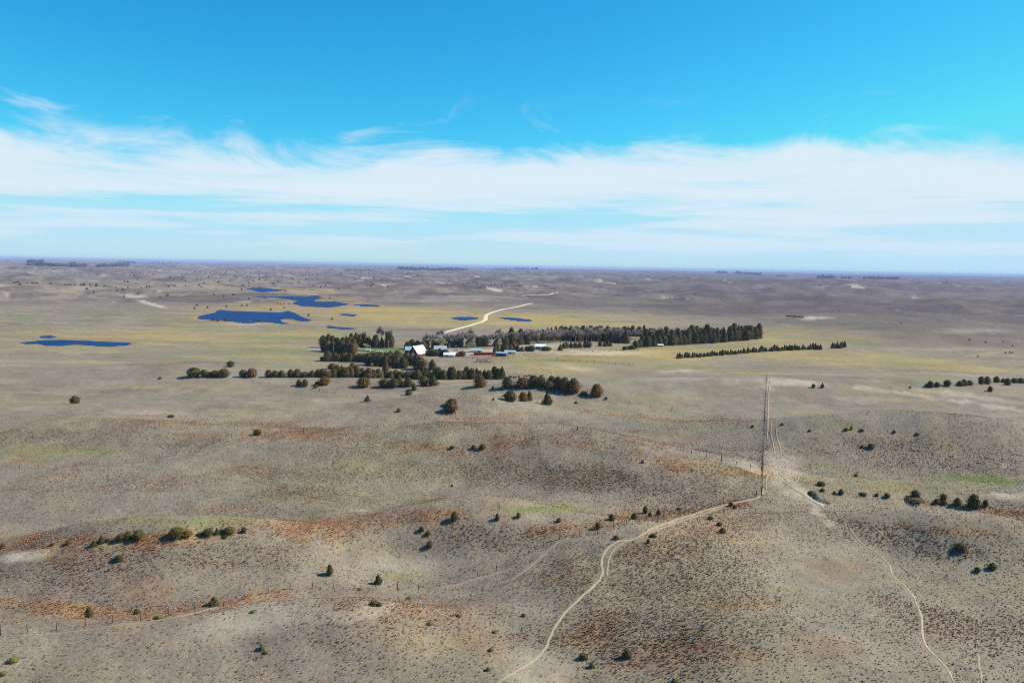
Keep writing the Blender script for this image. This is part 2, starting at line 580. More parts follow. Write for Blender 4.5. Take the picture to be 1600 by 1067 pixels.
# rust-coloured bluestem
rust = np.zeros_like(GX)
for m, k in ((band([(0, 862), (60, 848), (150, 850), (280, 838), (400, 826), (480, 824), (560, 817), (640, 808), (710, 806)], 13), .85),
             (ell(500, 838, 90, 16, -6), .8), (ell(90, 868, 90, 16), .6), (band([(0, 945), (80, 948), (200, 963), (330, 948), (420, 925)], 11), .7),
             (band([(400, 681), (500, 678), (580, 688), (650, 697), (740, 703), (800, 692), (870, 688), (960, 704), (1010, 716), (1080, 729), (1190, 738)], 9), .75),
             (ell(820, 685, 80, 10), .6), (ell(780, 712, 70, 8), .35), (band([(850, 828), (920, 822), (960, 816), (1010, 806), (1080, 798), (1150, 790)], 8), .8),
             (ell(880, 828, 60, 12), .6), (band([(1290, 812), (1330, 819), (1400, 820), (1480, 828), (1570, 838)], 5), .75),
             (band([(1395, 776), (1470, 787), (1530, 794), (1600, 804)], 2.6), .9), (ell(1090, 835, 110, 26, -12), .55), (ell(1150, 945, 70, 9), .5),
             (ell(385, 734, 50, 8), .65), (ell(200, 660, 90, 4), .35), (band([(900, 640), (980, 650), (1060, 655), (1180, 668)], 3), .55), (ell(980, 690, 90, 6, 5), .5),
             (ell(620, 700, 60, 8), .4), (ell(1390, 610, 60, 3), .5), (ell(340, 795, 60, 6), .35), (ell(440, 660, 60, 10), .25), (ell(760, 655, 90, 12), .3),
             (ell(920, 990, 60, 20, -30), .45), (ell(1310, 890, 70, 18), .4), (ell(1450, 985, 90, 24), .15), (ell(620, 950, 150, 18), .35), (ell(640, 815, 70, 12), .5),
             (ell(850, 557, 100, 4), .9), (ell(930, 535, 60, 3), .5), (ell(1030, 545, 90, 2), .4), (ell(420, 492, 60, 3), .0), (ell(290, 563, 30, 3), .35), (ell(770, 558, 45, 3), .9)):
    rust = np.maximum(rust, m * k)
rn = 0.5 + 0.5 * sst(fbm(GX, GY, 5, 3, 0.6, 85), -0.3, 0.3)
put(rust * sst(fbm(GX, GY, 14, 3, 0.6, 86, 1.5), -0.25, 0.25), C_RUST, 0.7)
put(rust * sst(n_sml, 0.05, 0.35), C_RUSTD, 0.6)
put(rust * sst(fbm(GX, GY, 7, 3, 0.6, 87), 0.08, 0.35), C_STRAW, 0.6)
# bare and trampled sand
sand = np.zeros_like(GX)
for m, k in ((ell(1240, 598, 52, 5.5, 4), .75), (ell(1205, 600, 10, 10), .6), (ell(22, 868, 46, 10, -8), .8), (ell(211, 463, 17, 2.6), 1), (ell(236, 475, 24, 2.4, 14), 1), (ell(195, 460, 10, 1), .7),
             (ell(1222, 728, 34, 34), .42), (ell(1215, 745, 22, 18), .35), (ell(1245, 770, 30, 10, 25), .5), (ell(1275, 783, 10, 8), .9), (ell(1275, 497, 26, 2), .9),
             (ell(1056, 466, 22, .9), .9), (ell(935, 437, 8, .8), .8), (ell(1018, 436, 12, .8), .8), (ell(1140, 441, 8, .6), .8), (ell(1330, 445, 14, .8), .9), (ell(1290, 449, 14, .7), .9),
             (ell(845, 1045, 70, 30), .45), (ell(755, 549, 75, 3.5), .85), (ell(930, 551, 90, 4), .75), (ell(850, 540, 70, 3), .6), (ell(715, 551, 34, 4), .85),
             (ell(520, 548, 40, 4, 6), .4), (ell(1175, 730, 34, 9, 16), .5), (ell(830, 560, 40, 3), .3), (ell(900, 575, 40, 4, 10), .35), (ell(1520, 620, 110, 4, 7), .45),
             (band([(1340, 605), (1400, 613), (1500, 628), (1600, 642)], 2.2), .5), (ell(1060, 580, 40, 2.5), .4), (ell(1570, 775, 40, 5), .5), (ell(660, 882, 70, 14), .3),
             (ell(1450, 545, 100, 2), .3), (ell(1520, 517, 60, 4), .35), (ell(690, 441, 20, .8), .9), (ell(570, 434, 14, .6), .9), (ell(728, 435, 6, .5), .8), (ell(5, 402, 10, 1), .9),
             (ell(700, 463, 60, 1.2), .35), (ell(400, 965, 90, 26, -14), .35), (ell(560, 955, 70, 12, -10), .3), (ell(1430, 465, 12, 1.2), .5), (ell(380, 507, 30, 1.6), .5),
             (band([(1300, 820), (1270, 795), (1245, 768)], 3), .5), (ell(560, 795, 14, 3), .55), (ell(1575, 728, 8, 1.5), .7), (ell(640, 556, 40, 2), .3), (ell(1110, 592, 100, 3), .3)):
    sand = np.maximum(sand, m * k)
put(sand * (0.65 + 0.35 * sst(n_sml, -0.3, 0.3)), C_SAND, 1.0)
# slopes with darker ground and denser tufts
dark = np.zeros_like(GX)
for m, k in ((ell(850, 742, 200, 22, 3), .55), (ell(1460, 710, 190, 28, 5), .55), (ell(760, 840, 110, 22), .55), (ell(340, 870, 140, 22), .5), (ell(1450, 850, 150, 20, 8), .5),
             (ell(560, 740, 140, 18), .35), (ell(1050, 900, 160, 60), .45), (ell(900, 900, 90, 30), .4), (ell(1040, 1000, 160, 60), .45), (ell(290, 690, 90, 14), .35),
             (ell(480, 770, 90, 14), .4), (ell(700, 665, 70, 10), .35), (ell(540, 708, 60, 14), .35), (ell(120, 885, 100, 14), .4), (ell(1450, 640, 130, 8, 4), .25), (ell(1400, 528, 60, 4), .5),
             (ell(1420, 545, 90, 3), .4), (ell(1480, 573, 45, 3, 5), .5), (ell(1150, 575, 70, 2.5), .35), (ell(540, 500, 60, 3), .5), (ell(490, 483, 30, 1.6), .5),
             (ell(320, 487, 30, 2), .4), (ell(470, 497, 50, 3), .3), (ell(550, 463, 60, 3), .35), (ell(1140, 700, 60, 6), .3), (ell(80, 900, 120, 12), .3)):
    dark = np.maximum(dark, m * k)
put(dark, C_DARK, 0.38)
# pond margins
for e, k in ((ell(400, 496, 125, 14), .75), (ell(480, 472, 95, 10), .7), (ell(560, 478, 60, 3.5), .6), (ell(415, 453, 50, 4.5), .6), (ell(120, 536, 120, 8), .6)):
    put(e * sst(n_mid, -0.25, 0.2), C_STRAW, k)
    put(e * sst(mnoise, 0.0, 0.25), C_RUSTD, k)
tuft = np.clip(dark * 0.85 + rust * 0.45 + 0.34 + sst(n_mid, 0.0, 0.4) * 0.3, 0, 1) * (1 - np.clip(sand * 1.3, 0, 0.95))
tuft *= 1 - 0.75 * ell(1300, 900, 90, 40) - 0.0
tuft = np.clip(tuft, 0.03, 1)
for tr in TRAILS:
    tuft *= 1 - band(tr, 1.3, 0.6, raw=True)
GK = np.array((0.675, 0.655, 0.61))       # ground reflectance from the picture's tones
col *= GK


def nodes_mat(name):
    m = bpy.data.materials.new(name)
    m.use_nodes = True
    t = m.node_tree
    b = t.nodes['Principled BSDF']
    return m, t, b


def plain(name, c, rough=0.85, spec=0.2, var=0.0, scale=3.0, metal=0.0):
    m, t, b = nodes_mat(name)
    b.inputs['Roughness'].default_value = rough
    b.inputs['Specular IOR Level'].default_value = spec
    b.inputs['Metallic'].default_value = metal
    if var > 0:
        n = t.nodes.new('ShaderNodeTexNoise')
        n.inputs['Scale'].default_value = scale
        n.inputs['Detail'].default_value = 5
        g = t.nodes.new('ShaderNodeTexCoord')
        t.links.new(g.outputs['Object'], n.inputs['Vector'])
        mx = t.nodes.new('ShaderNodeMix')
        mx.data_type = 'RGBA'
        mx.inputs['A'].default_value = tuple(v * (1 - var) for v in c[:3]) + (1,)
        mx.inputs['B'].default_value = tuple(min(1, v * (1 + var)) for v in c[:3]) + (1,)
        t.links.new(n.outputs[0], mx.inputs['Factor'])
        t.links.new(mx.outputs['Result'], b.inputs['Base Color'])
    else:
        b.inputs['Base Color'].default_value = tuple(c[:3]) + (1,)
    return m


def ground_material():
    m, t, b = nodes_mat("prairie")
    L = t.links
    att = t.nodes.new('ShaderNodeAttribute')
    att.attribute_name = 'cover'
    den = t.nodes.new('ShaderNodeAttribute')
    den.attribute_name = 'tuft'
    tcn = t.nodes.new('ShaderNodeTexCoord')

    def noise(sc, det, rough=0.6, st=(1, 1, 1)):
        mp = t.nodes.new('ShaderNodeMapping')
        mp.inputs['Scale'].default_value = st
        L.new(tcn.outputs['Object'], mp.inputs['Vector'])
        n = t.nodes.new('ShaderNodeTexNoise')
        n.inputs['Scale'].default_value = sc
        n.inputs['Detail'].default_value = det
        n.inputs['Roughness'].default_value = rough
        L.new(mp.outputs[0], n.inputs['Vector'])
        return n.outputs[0]

    def mth(op, a, c=None):
        n = t.nodes.new('ShaderNodeMath')
        n.operation = op
        for i, v in enumerate((a, c)):
            if v is None:
                continue
            if isinstance(v, (int, float)):
                n.inputs[i].default_value = v
            else:
                L.new(v, n.inputs[i])
        return n.outputs[0]

    def mr(v, a, c, d, e):
        n = t.nodes.new('ShaderNodeMapRange')
        n.interpolation_type = 'SMOOTHSTEP'
        L.new(v, n.inputs[0])
        for i, q in enumerate((a, c, d, e)):
            n.inputs[i + 1].default_value = q
        return n.outputs[0]
    f1 = noise(1.1, 6, 0.7)
    f2 = noise(0.16, 5, 0.6)
    f3 = noise(2.6, 4, 0.7)
    shade = mth('MULTIPLY', mr(f1, 0.25, 0.75, 0.80, 1.18), mr(f2, 0.3, 0.7, 0.9, 1.1))
    mul = t.nodes.new('ShaderNodeMix')
    mul.data_type = 'RGBA'
    mul.blend_type = 'MULTIPLY'
    mul.inputs['Factor'].default_value = 1
    L.new(att.outputs['Color'], mul.inputs['A'])
    cmb = t.nodes.new('ShaderNodeCombineColor')
    for i in range(3):
        L.new(shade, cmb.inputs[i])
    L.new(cmb.outputs[0], mul.inputs['B'])
    # litter and dead stems between the clumps
    spots = mth('MULTIPLY', mr(f3, 0.50, 0.66, 0, 1), mth('MULTIPLY', den.outputs['Fac'], 0.5))
    dk = t.nodes.new('ShaderNodeMix')
    dk.data_type = 'RGBA'
    L.new(spots, dk.inputs['Factor'])
    L.new(mul.outputs['Result'], dk.inputs['A'])
    dk.inputs['B'].default_value = lin(84, 68, 58) + (1,)
    f4 = noise(0.55, 5, 0.65)
    f5 = noise(3.4, 3, 0.6, (1, 1, 1))
    f6 = noise(0.33, 5, 0.7)
    cur = dk.outputs['Result']
    for (fac, lo, hi, k, c_) in ((f4, 0.50, 0.66, 0.34, lin(150, 128, 92)), (f6, 0.52, 0.68, 0.30, lin(110, 104, 96)), (f5, 0.56, 0.70, 0.38, lin(176, 164, 142))):
        mx = t.nodes.new('ShaderNodeMix')
        mx.data_type = 'RGBA'
        L.new(mr(fac, lo, hi, 0, k), mx.inputs['Factor'])
        L.new(cur, mx.inputs['A'])
        mx.inputs['B'].default_value = c_ + (1,)
        cur = mx.outputs['Result']
    L.new(cur, b.inputs['Base Color'])
    b.inputs['Roughness'].default_value = 0.95
    b.inputs['Specular IOR Level'].default_value = 0.1
    bp = t.nodes.new('ShaderNodeBump')
    bp.inputs['Strength'].default_value = 0.55
    bp.inputs['Distance'].default_value = 0.35
    L.new(f1, bp.inputs['Height'])
    L.new(bp.outputs[0], b.inputs['Normal'])
    return m


M_GROUND = ground_material()
verts = np.stack([GX, GY, GZ], -1).reshape(-1, 3)
jj, ii = np.meshgrid(np.arange(NR - 1), np.arange(NA - 1), indexing='ij')
i0 = (jj * NA + ii).ravel()
faces = np.stack([i0, i0 + NA, i0 + NA + 1, i0 + 1], -1)
# close the strip behind the camera
jb = np.arange(NR - 1)
back = np.stack([jb * NA + NA - 1, (jb + 1) * NA + NA - 1, (jb + 1) * NA, jb * NA], -1)
faces = np.concatenate([faces, back])[:, ::-1]
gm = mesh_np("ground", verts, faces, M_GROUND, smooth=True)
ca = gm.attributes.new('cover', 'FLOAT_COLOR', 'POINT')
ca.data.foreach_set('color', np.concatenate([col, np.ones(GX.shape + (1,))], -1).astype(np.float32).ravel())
ta = gm.attributes.new('tuft', 'FLOAT', 'POINT')
ta.data.foreach_set('value', tuft.astype(np.float32).ravel())
ground = tag(obj("ground", gm), "rolling grey tan prairie grassland reaching to the horizon", "ground", kind='structure')

# ------------------------------------------------------------------ bunchgrass (uncountable)
def tuft_mesh(seed, n, hgt, rad, mat):
    R_ = random.Random(seed)
    v, f = [], []
    for k in range(n):
        a_ = R_.uniform(0, 2 * math.pi)
        q = R_.uniform(0, 0.25) * rad
        b0 = Vector((math.cos(a_) * q, math.sin(a_) * q, -0.06))
        a2 = a_ + R_.uniform(-0.5, 0.5)
        out = R_.uniform(0.4, 1.0) * rad
        tip = Vector((math.cos(a2) * out, math.sin(a2) * out, hgt * R_.uniform(0.55, 1.0)))
        s = Vector((-math.sin(a2), math.cos(a2), 0)) * rad * R_.uniform(0.18, 0.34)
        mid = b0.lerp(tip, 0.6) + Vector((0, 0, hgt * 0.18))
        i_ = len(v)
        v += [b0, mid - s, tip, mid + s]
        f.append((i_, i_ + 1, i_ + 2, i_ + 3))
    return mesh_np("tuft", [tuple(q) for q in v], f, mat)


def tuft_material():
    m, t, b = nodes_mat("bunchgrass")
    a_ = t.nodes.new('ShaderNodeAttribute')
    a_.attribute_type = 'INSTANCER'
    a_.attribute_name = 'tcol'
    t.links.new(a_.outputs['Color'], b.inputs['Base Color'])
    b.inputs['Roughness'].default_value = 0.9
    b.inputs['Specular IOR Level'].default_value = 0.1
    return m


M_TUFT = tuft_material()
NT = 400000
rr_ = np.sqrt(nrng.uniform(118 ** 2, 420 ** 2, NT * 2) ** 1.0)
# thin out with distance
keep = nrng.uniform(0, 1, NT * 2) < np.clip((230 / rr_) ** 1.2, 0.1, 1) * (1 - sst(rr_, 330, 418))
rr_ = rr_[keep]
aa_ = nrng.uniform(math.radians(-41), math.radians(41), len(rr_))
ci = np.clip(np.searchsorted(AZ, aa_), 0, NA - 1)
cj = np.clip(np.searchsorted(RR, rr_), 0, NR - 1)
dn = tuft[cj, ci]
keep = nrng.uniform(0, 1, len(rr_)) < dn ** 1.1
rr_, aa_, ci, cj, dn = rr_[keep], aa_[keep], ci[keep], cj[keep], dn[keep]
tx, ty = rr_ * np.sin(aa_), rr_ * np.cos(aa_)
tz = ground_zv(tx, ty)
nt_ = len(tx)
gcol = col[cj, ci]
pal = np.array([lin(132, 98, 72), lin(160, 122, 86), lin(112, 90, 74), lin(186, 160, 118), lin(130, 118, 88), lin(100, 84, 76)])
pc = pal[nrng.integers(0, len(pal), nt_)]
rs = rust[cj, ci][:, None]
pc = pc * (1 - 0.4 * rs) + np.array(lin(186, 136, 92)) * 0.4 * rs
mixk = nrng.uniform(0.55, 1.0, (nt_, 1))
tcol = (pc * mixk + gcol * (1 - mixk)) * np.array((1.25, 1.08, 0.95))
tsc = nrng.triangular(0.28, 0.42, 1.2, nt_) * (0.55 + 0.5 * dn)
pm = bpy.data.meshes.new("bunchgrass")
pm.vertices.add(nt_)
pm.vertices.foreach_set('co', np.stack([tx, ty, tz], -1).astype(np.float32).ravel())
q = pm.attributes.new('tcol', 'FLOAT_COLOR', 'POINT')
q.data.foreach_set('color', np.concatenate([tcol, np.ones((nt_, 1))], -1).astype(np.float32).ravel())
q = pm.attributes.new('tsc', 'FLOAT', 'POINT')
q.data.foreach_set('value', tsc.astype(np.float32))
q = pm.attributes.new('trot', 'FLOAT', 'POINT')
q.data.foreach_set('value', nrng.uniform(0, 6.28, nt_).astype(np.float32))
grass = tag(obj("bunchgrass", pm), "clumps of dry bunchgrass dotting the near hills", "grass", kind='stuff')
pm.materials.append(M_TUFT)
tm = tuft_mesh(5, 11, 0.22, 0.30, M_TUFT)
gn = bpy.data.node_groups.new("scatter", 'GeometryNodeTree')
gn.interface.new_socket("Geometry", in_out='INPUT', socket_type='NodeSocketGeometry')
gn.interface.new_socket("Geometry", in_out='OUTPUT', socket_type='NodeSocketGeometry')
gi = gn.nodes.new('NodeGroupInput')
go = gn.nodes.new('NodeGroupOutput')
iop = gn.nodes.new('GeometryNodeInstanceOnPoints')
# the clump itself is made inside the tree from the mesh's own data
src = bpy.data.objects.new("bunchgrass_clump", tm)
oi = gn.nodes.new('GeometryNodeObjectInfo')
oi.inputs['Object'].default_value = src
oi.inputs['As Instance'].default_value = True
na1 = gn.nodes.new('GeometryNodeInputNamedAttribute')
na1.data_type = 'FLOAT'
na1.inputs['Name'].default_value = 'tsc'
na2 = gn.nodes.new('GeometryNodeInputNamedAttribute')
na2.data_type = 'FLOAT'
na2.inputs['Name'].default_value = 'trot'
cxyz = gn.nodes.new('ShaderNodeCombineXYZ')
gn.links.new(na2.outputs['Attribute'], cxyz.inputs['Z'])
e2r = gn.nodes.new('FunctionNodeEulerToRotation')
gn.links.new(cxyz.outputs[0], e2r.inputs[0])
gn.links.new(gi.outputs[0], iop.inputs['Points'])
gn.links.new(oi.outputs['Geometry'], iop.inputs['Instance'])
gn.links.new(e2r.outputs[0], iop.inputs['Rotation'])
gn.links.new(na1.outputs['Attribute'], iop.inputs['Scale'])
gn.links.new(iop.outputs[0], go.inputs[0])
md = grass.modifiers.new("scatter", 'NODES')
md.node_group = gn

# ------------------------------------------------------------------ water
def water_material():
    m, t, b = nodes_mat("pond_water")
    b.inputs['Base Color'].default_value = lin(24, 72, 150) + (1,)
    b.inputs['Roughness'].default_value = 0.5
    b.inputs['IOR'].default_value = 1.33
    b.inputs['Specular IOR Level'].default_value = 0.06
    tcn = t.nodes.new('ShaderNodeTexCoord')
    n = t.nodes.new('ShaderNodeTexNoise')
    n.inputs['Scale'].default_value = 0.35
    n.inputs['Detail'].default_value = 6
    t.links.new(tcn.outputs['Object'], n.inputs['Vector'])
    bp = t.nodes.new('ShaderNodeBump')
    bp.inputs['Strength'].default_value = 0.3
    bp.inputs['Distance'].default_value = 0.6
    t.links.new(n.outputs[0], bp.inputs['Height'])
    t.links.new(bp.outputs[0], b.inputs['Normal'])
    n2 = t.nodes.new('ShaderNodeTexNoise')
    mp = t.nodes.new('ShaderNodeMapping')
    mp.inputs['Scale'].default_value = (0.02, 0.008, 1)
    t.links.new(tcn.outputs['Object'], mp.inputs['Vector'])
    t.links.new(mp.outputs[0], n2.inputs['Vector'])
    n2.inputs['Scale'].default_value = 1.0
    n2.inputs['Detail'].default_value = 4
    mx = t.nodes.new('ShaderNodeMix')
    mx.data_type = 'RGBA'
    mx.inputs['A'].default_value = lin(8, 34, 80) + (1,)  # blue of the reflected sky is put into the base colour
    mx.inputs['B'].default_value = lin(18, 64, 122) + (1,)
    t.links.new(n2.outputs[0], mx.inputs['Factor'])
    t.links.new(mx.outputs['Result'], b.inputs['Base Color'])
    return m


M_WATER = water_material()
PONDS = [
    ([(310, 494), (322, 491.5), (333, 489.5), (338, 486), (345, 484), (358, 485.5), (372, 486), (400, 487), (440, 488), (446, 486.3), (452, 485.6), (462, 489), (464, 491.5), (472, 494.5), (487, 500.5), (476, 502), (466, 501), (460, 498.5), (448, 498), (438, 499.5), (440, 502.5), (453, 505), (440, 506), (424, 503.6), (405, 503), (392, 505), (378, 504.6), (360, 502), (345, 500), (330, 500), (310, 498)],
     "largest deep blue pond on the valley floor left of the farmstead"),
    ([(390, 463), (420, 463.5), (440, 463), (480, 463.8), (486, 462), (494, 461.2), (505, 465), (496, 467), (488, 470), (505, 471.5), (522, 470.6), (545, 475), (540, 477), (515, 480), (490, 479.4), (470, 478), (455, 474), (466, 470), (450, 467.6), (430, 465), (405, 464.4)],
     "long forked blue pond behind the largest pond"),
    ([(552, 475.6), (575, 475.6), (595, 477), (590, 479.3), (565, 478.7)], "thin blue sliver of water at the right tip of the forked pond"),
    ([(383, 450.7), (395, 449.2), (410, 449.8), (432, 452), (447, 453), (428, 455.4), (412, 456.6), (398, 455.6), (396, 453.4)], "farthest small blue pond behind the forked pond"),
    ([(30, 535.4), (60, 532), (100, 531), (150, 533), (180, 534.5), (206, 535.5), (200, 539), (170, 541.5), (150, 540.3), (118, 538), (95, 540.2), (72, 540), (60, 537), (42, 537.4)],
     "marshy blue pond near the left edge of the picture"),
    ([(62, 525), (78, 524), (89, 526.4), (78, 528.2), (64, 527.5)], "small blue pool just behind the marshy pond at far left"),
    ([(702, 496.8), (716, 495.3), (735, 495.2), (749, 496.5), (742, 499), (726, 500.7), (711, 499)], "small oval blue pond left of the winding dirt road"),
    ([(779, 496.3), (795, 496), (812, 497.5), (826, 499), (832, 500.6), (826, 502.4), (808, 501.4), (790, 498.8)], "small oval blue pond right of the winding dirt road"),
    ([(510, 510.4), (515, 509), (530, 511), (548, 512.3), (560, 513), (545, 514.6), (525, 513.6), (512, 512.2)], "thin blue channel behind the cedar grove left of the barn"),
    ([(528, 490.8), (542, 490), (559, 492), (552, 494.6), (538, 492.8)], "tiny blue pool right of the largest pond"),
]


def pond(poly, label):
    pts = []
    n = len(poly)
    for k in range(n):
        a_, b_ = poly[k], poly[(k + 1) % n]
        for s in range(4):
            tt = s / 4
            e = 0.0 if s == 0 else 1.0
            pts.append((a_[0] + (b_[0] - a_[0]) * tt + rng.uniform(-2.2, 2.2) * e, a_[1] + (b_[1] - a_[1]) * tt + rng.uniform(-0.25, 0.25) * e))
    w = [plane_at(x_, y_, 0.22) for x_, y_ in pts]
    me = bpy.data.meshes.new("pond")
    import bmesh
    bm = bmesh.new()
    vv = [bm.verts.new(q_) for q_ in w]
    es = [bm.edges.new((vv[k], vv[(k + 1) % len(vv)])) for k in range(len(vv))]
    bmesh.ops.triangle_fill(bm, edges=es, use_beauty=True)
    for fc in bm.faces:
        if fc.normal.z < 0:
            fc.normal_flip()
    bm.to_mesh(me)
    bm.free()
    me.materials.append(M_WATER)
    return tag(obj("pond", me), label, "pond", kind='structure')


for poly, label in PONDS:
    pond(poly, label)

# ------------------------------------------------------------------ tracks and roads
def ribbon(name, pix, w, label, mat, wob=0.35, lift=0.05, step=None, seed=0, cat="track"):
    P = [at(*q) for q in pix]
    # Catmull-Rom through the ground points
    R_ = random.Random(seed + len(pix))
    out = []
    for k in range(len(P) - 1):
        p0, p1, p2, p3 = P[max(k - 1, 0)], P[k], P[k + 1], P[min(k + 2, len(P) - 1)]
        L_ = (p2 - p1).length
        n = max(2, int(L_ / (step or max(0.8, L_ / 60))))
        for s in range(n):
            t = s / n
            out.append(0.5 * ((2 * p1) + (p2 - p0) * t + (2 * p0 - 5 * p1 + 4 * p2 - p3) * t * t + (3 * p1 - p0 - 3 * p2 + p3) * t ** 3))
    out.append(P[-1])
    v, f = [], []
    NX = 5
    ph = R_.uniform(0, 50)
    for k, p in enumerate(out):
        d = (out[min(k + 1, len(out) - 1)] - out[max(k - 1, 0)])
        s = Vector((d.y, -d.x, 0)).normalized()
        t = k / max(1, len(out) - 1)
        end = min(1, min(t, 1 - t) * 14 + 0.15)
        wl = w * 0.5 * (1 + wob * math.sin(k * 0.9 + ph) * 0.5 + wob * R_.uniform(-1, 1)) * end
        wr = w * 0.5 * (1 + wob * math.sin(k * 0.7 + ph * 2) * 0.5 + wob * R_.uniform(-1, 1)) * end
        for q_ in range(NX):
            u = q_ / (NX - 1)
            pp = p + s * (-wl + (wl + wr) * u)
            dist = math.hypot(pp.x, pp.y)
            zz = ground_z(pp.x, pp.y) + (lift + dist * 0.00025) * (1.0 if 0 < q_ < NX - 1 else 0.25)
            v.append((pp.x, pp.y, zz))
    for k in range(len(out) - 1):
        for q_ in range(NX - 1):
            a_ = k * NX + q_
            f.append((a_, a_ + 1, a_ + NX + 1, a_ + NX))
    me = mesh_np(name, v, f, mat, smooth=True)
    if len(me.polygons) and me.polygons[len(me.polygons) // 2].normal.z < 0:
        me.flip_normals()
    return tag(obj(name, me), label, cat, kind='structure')


M_TRACK = plain("track_sand", lin(172, 154, 126), 0.95, 0.1, 0.14, 0.8)
M_TRACK2 = plain("faint_track_sand", lin(154, 140, 116), 0.95, 0.1, 0.16, 0.7)
M_ROAD = plain("road_gravel", lin(212, 200, 178), 0.95, 0.1, 0.08, 0.3)
ribbon("dirt_track", [(770, 1072), (800, 1052), (835, 1030), (853, 1010), (860, 992), (880, 960), (905, 935), (928, 915), (941, 896), (939, 880), (946, 860), (966, 846), (1000, 837), (1040, 818), (1075, 806), (1110, 795), (1145, 786), (1180, 779), (1194, 768)], 0.62,
       "winding pale cow track from the bottom edge up to the fence corner", M_TRACK, 0.3)
ribbon("dirt_track", [(948, 900), (949, 884), (955, 864), (972, 849), (1005, 838)], 0.5, "faint second wheel line beside the bend of the winding track", M_TRACK2, 0.4)
ribbon("dirt_track", [(985, 845), (1030, 826), (1070, 812), (1105, 801), (1130, 792)], 0.45, "faint parallel line just below the upper part of the winding track", M_TRACK2, 0.4)
ribbon("dirt_track", [(1492, 1072), (1484, 1052), (1470, 1033), (1449, 1012), (1441, 990), (1439, 962), (1427, 932), (1411, 912), (1396, 901), (1388, 882), (1372, 866), (1348, 850), (1333, 835), (1324, 819)], 0.45,
       "pale cow track down the grey hill at lower right", M_TRACK, 0.3)
ribbon("dirt_track", [(1310, 808), (1285, 793), (1262, 778), (1240, 764), (1222, 752)], 0.5, "faint trail from the eroded ground towards the right-hand cow track", M_TRACK2, 0.4)
ribbon("dirt_track", [(1390, 848), (1376, 833), (1362, 822)], 0.4, "short faint trail scratched into the hill right of the cow track", M_TRACK2, 0.5)
ribbon("dirt_track", [(1432, 902), (1418, 892), (1405, 882)], 0.4, "short faint trail right of the bend in the cow track", M_TRACK2, 0.5)
ribbon("dirt_track", [(1534, 1068), (1531, 1048), (1527, 1020)], 0.4, "short pale scratch of trail at the bottom right corner", M_TRACK2, 0.5)
ribbon("dirt_track", [(1197, 766), (1198, 745), (1206, 733), (1222, 728), (1236, 720)], 0.55, "sandy path curving from the fence corner into the eroded ground", M_TRACK2, 0.4)
ribbon("dirt_track", [(1210, 708), (1208, 694), (1204, 678), (1206, 660)], 0.55, "left one of two sandy trails beside the straight fence", M_TRACK2, 0.4)
ribbon("dirt_track", [(1220, 712), (1219, 700), (1214, 684), (1212, 668)], 0.55, "right one of two sandy trails beside the straight fence", M_TRACK2, 0.4)
ribbon("dirt_track", [(1219, 708), (1228, 714), (1240, 722)], 0.55, "short sandy trail joining the eroded ground to the two trails", M_TRACK2, 0.4)
ribbon("dirt_track", [(1216, 738), (1226, 748), (1236, 756), (1246, 750), (1250, 738)], 0.55, "looping sandy cut in the eroded ground", M_TRACK2, 0.5)
ribbon("dirt_track", [(800, 905), (822, 890), (850, 866), (872, 847), (890, 842), (915, 841)], 0.32, "pale trail along the fence below the mottled middle hill", M_TRACK2, 0.3)
ribbon("dirt_track", [(590, 923), (640, 922), (690, 918), (720, 912), (760, 900), (800, 888)], 0.32, "thin pale trail along the fence in the middle foreground", M_TRACK2, 0.4)
ribbon("dirt_track", [(10, 998), (80, 990), (160, 980), (240, 970), (320, 953), (380, 940)], 0.32, "thin pale trail along the fence at lower left", M_TRACK2, 0.4)
ribbon("dirt_track", [(200, 722), (245, 716), (290, 707), (330, 697), (368, 684), (395, 679)], 0.32, "thin pale trail along the fence on the left middle slope", M_TRACK2, 0.3)
ribbon("dirt_track", [(1198, 690), (1200, 650), (1201, 615), (1203, 595)], 0.7, "bare sandy strip along the right side of the straight fence", M_TRACK2, 0.3)
ribbon("dirt_track", [(845, 576), (858, 579), (864, 584), (860, 590)], 1.2, "small pale trail above the line of cedars in the middle", M_TRACK2, 0.4)
ribbon("dirt_road", [(690, 521), (702, 517.5), (720, 512.5), (738, 507.5), (752, 503), (758, 499.5), (758.5, 495), (762, 491), (775, 486.5), (792, 482.5), (812, 478.5), (826, 475.2), (833, 474)], 6.0,
       "winding white gravel road between two small ponds behind the farmstead", M_ROAD, 0.08, lift=0.25, cat="road")
ribbon("dirt_road", [(815, 461.8), (835, 461.6), (850, 461), (862, 459.4), (871, 458.2)], 9.0, "far bit of white road on the plain behind the ponds", M_ROAD, 0.1, lift=0.5, cat="road")

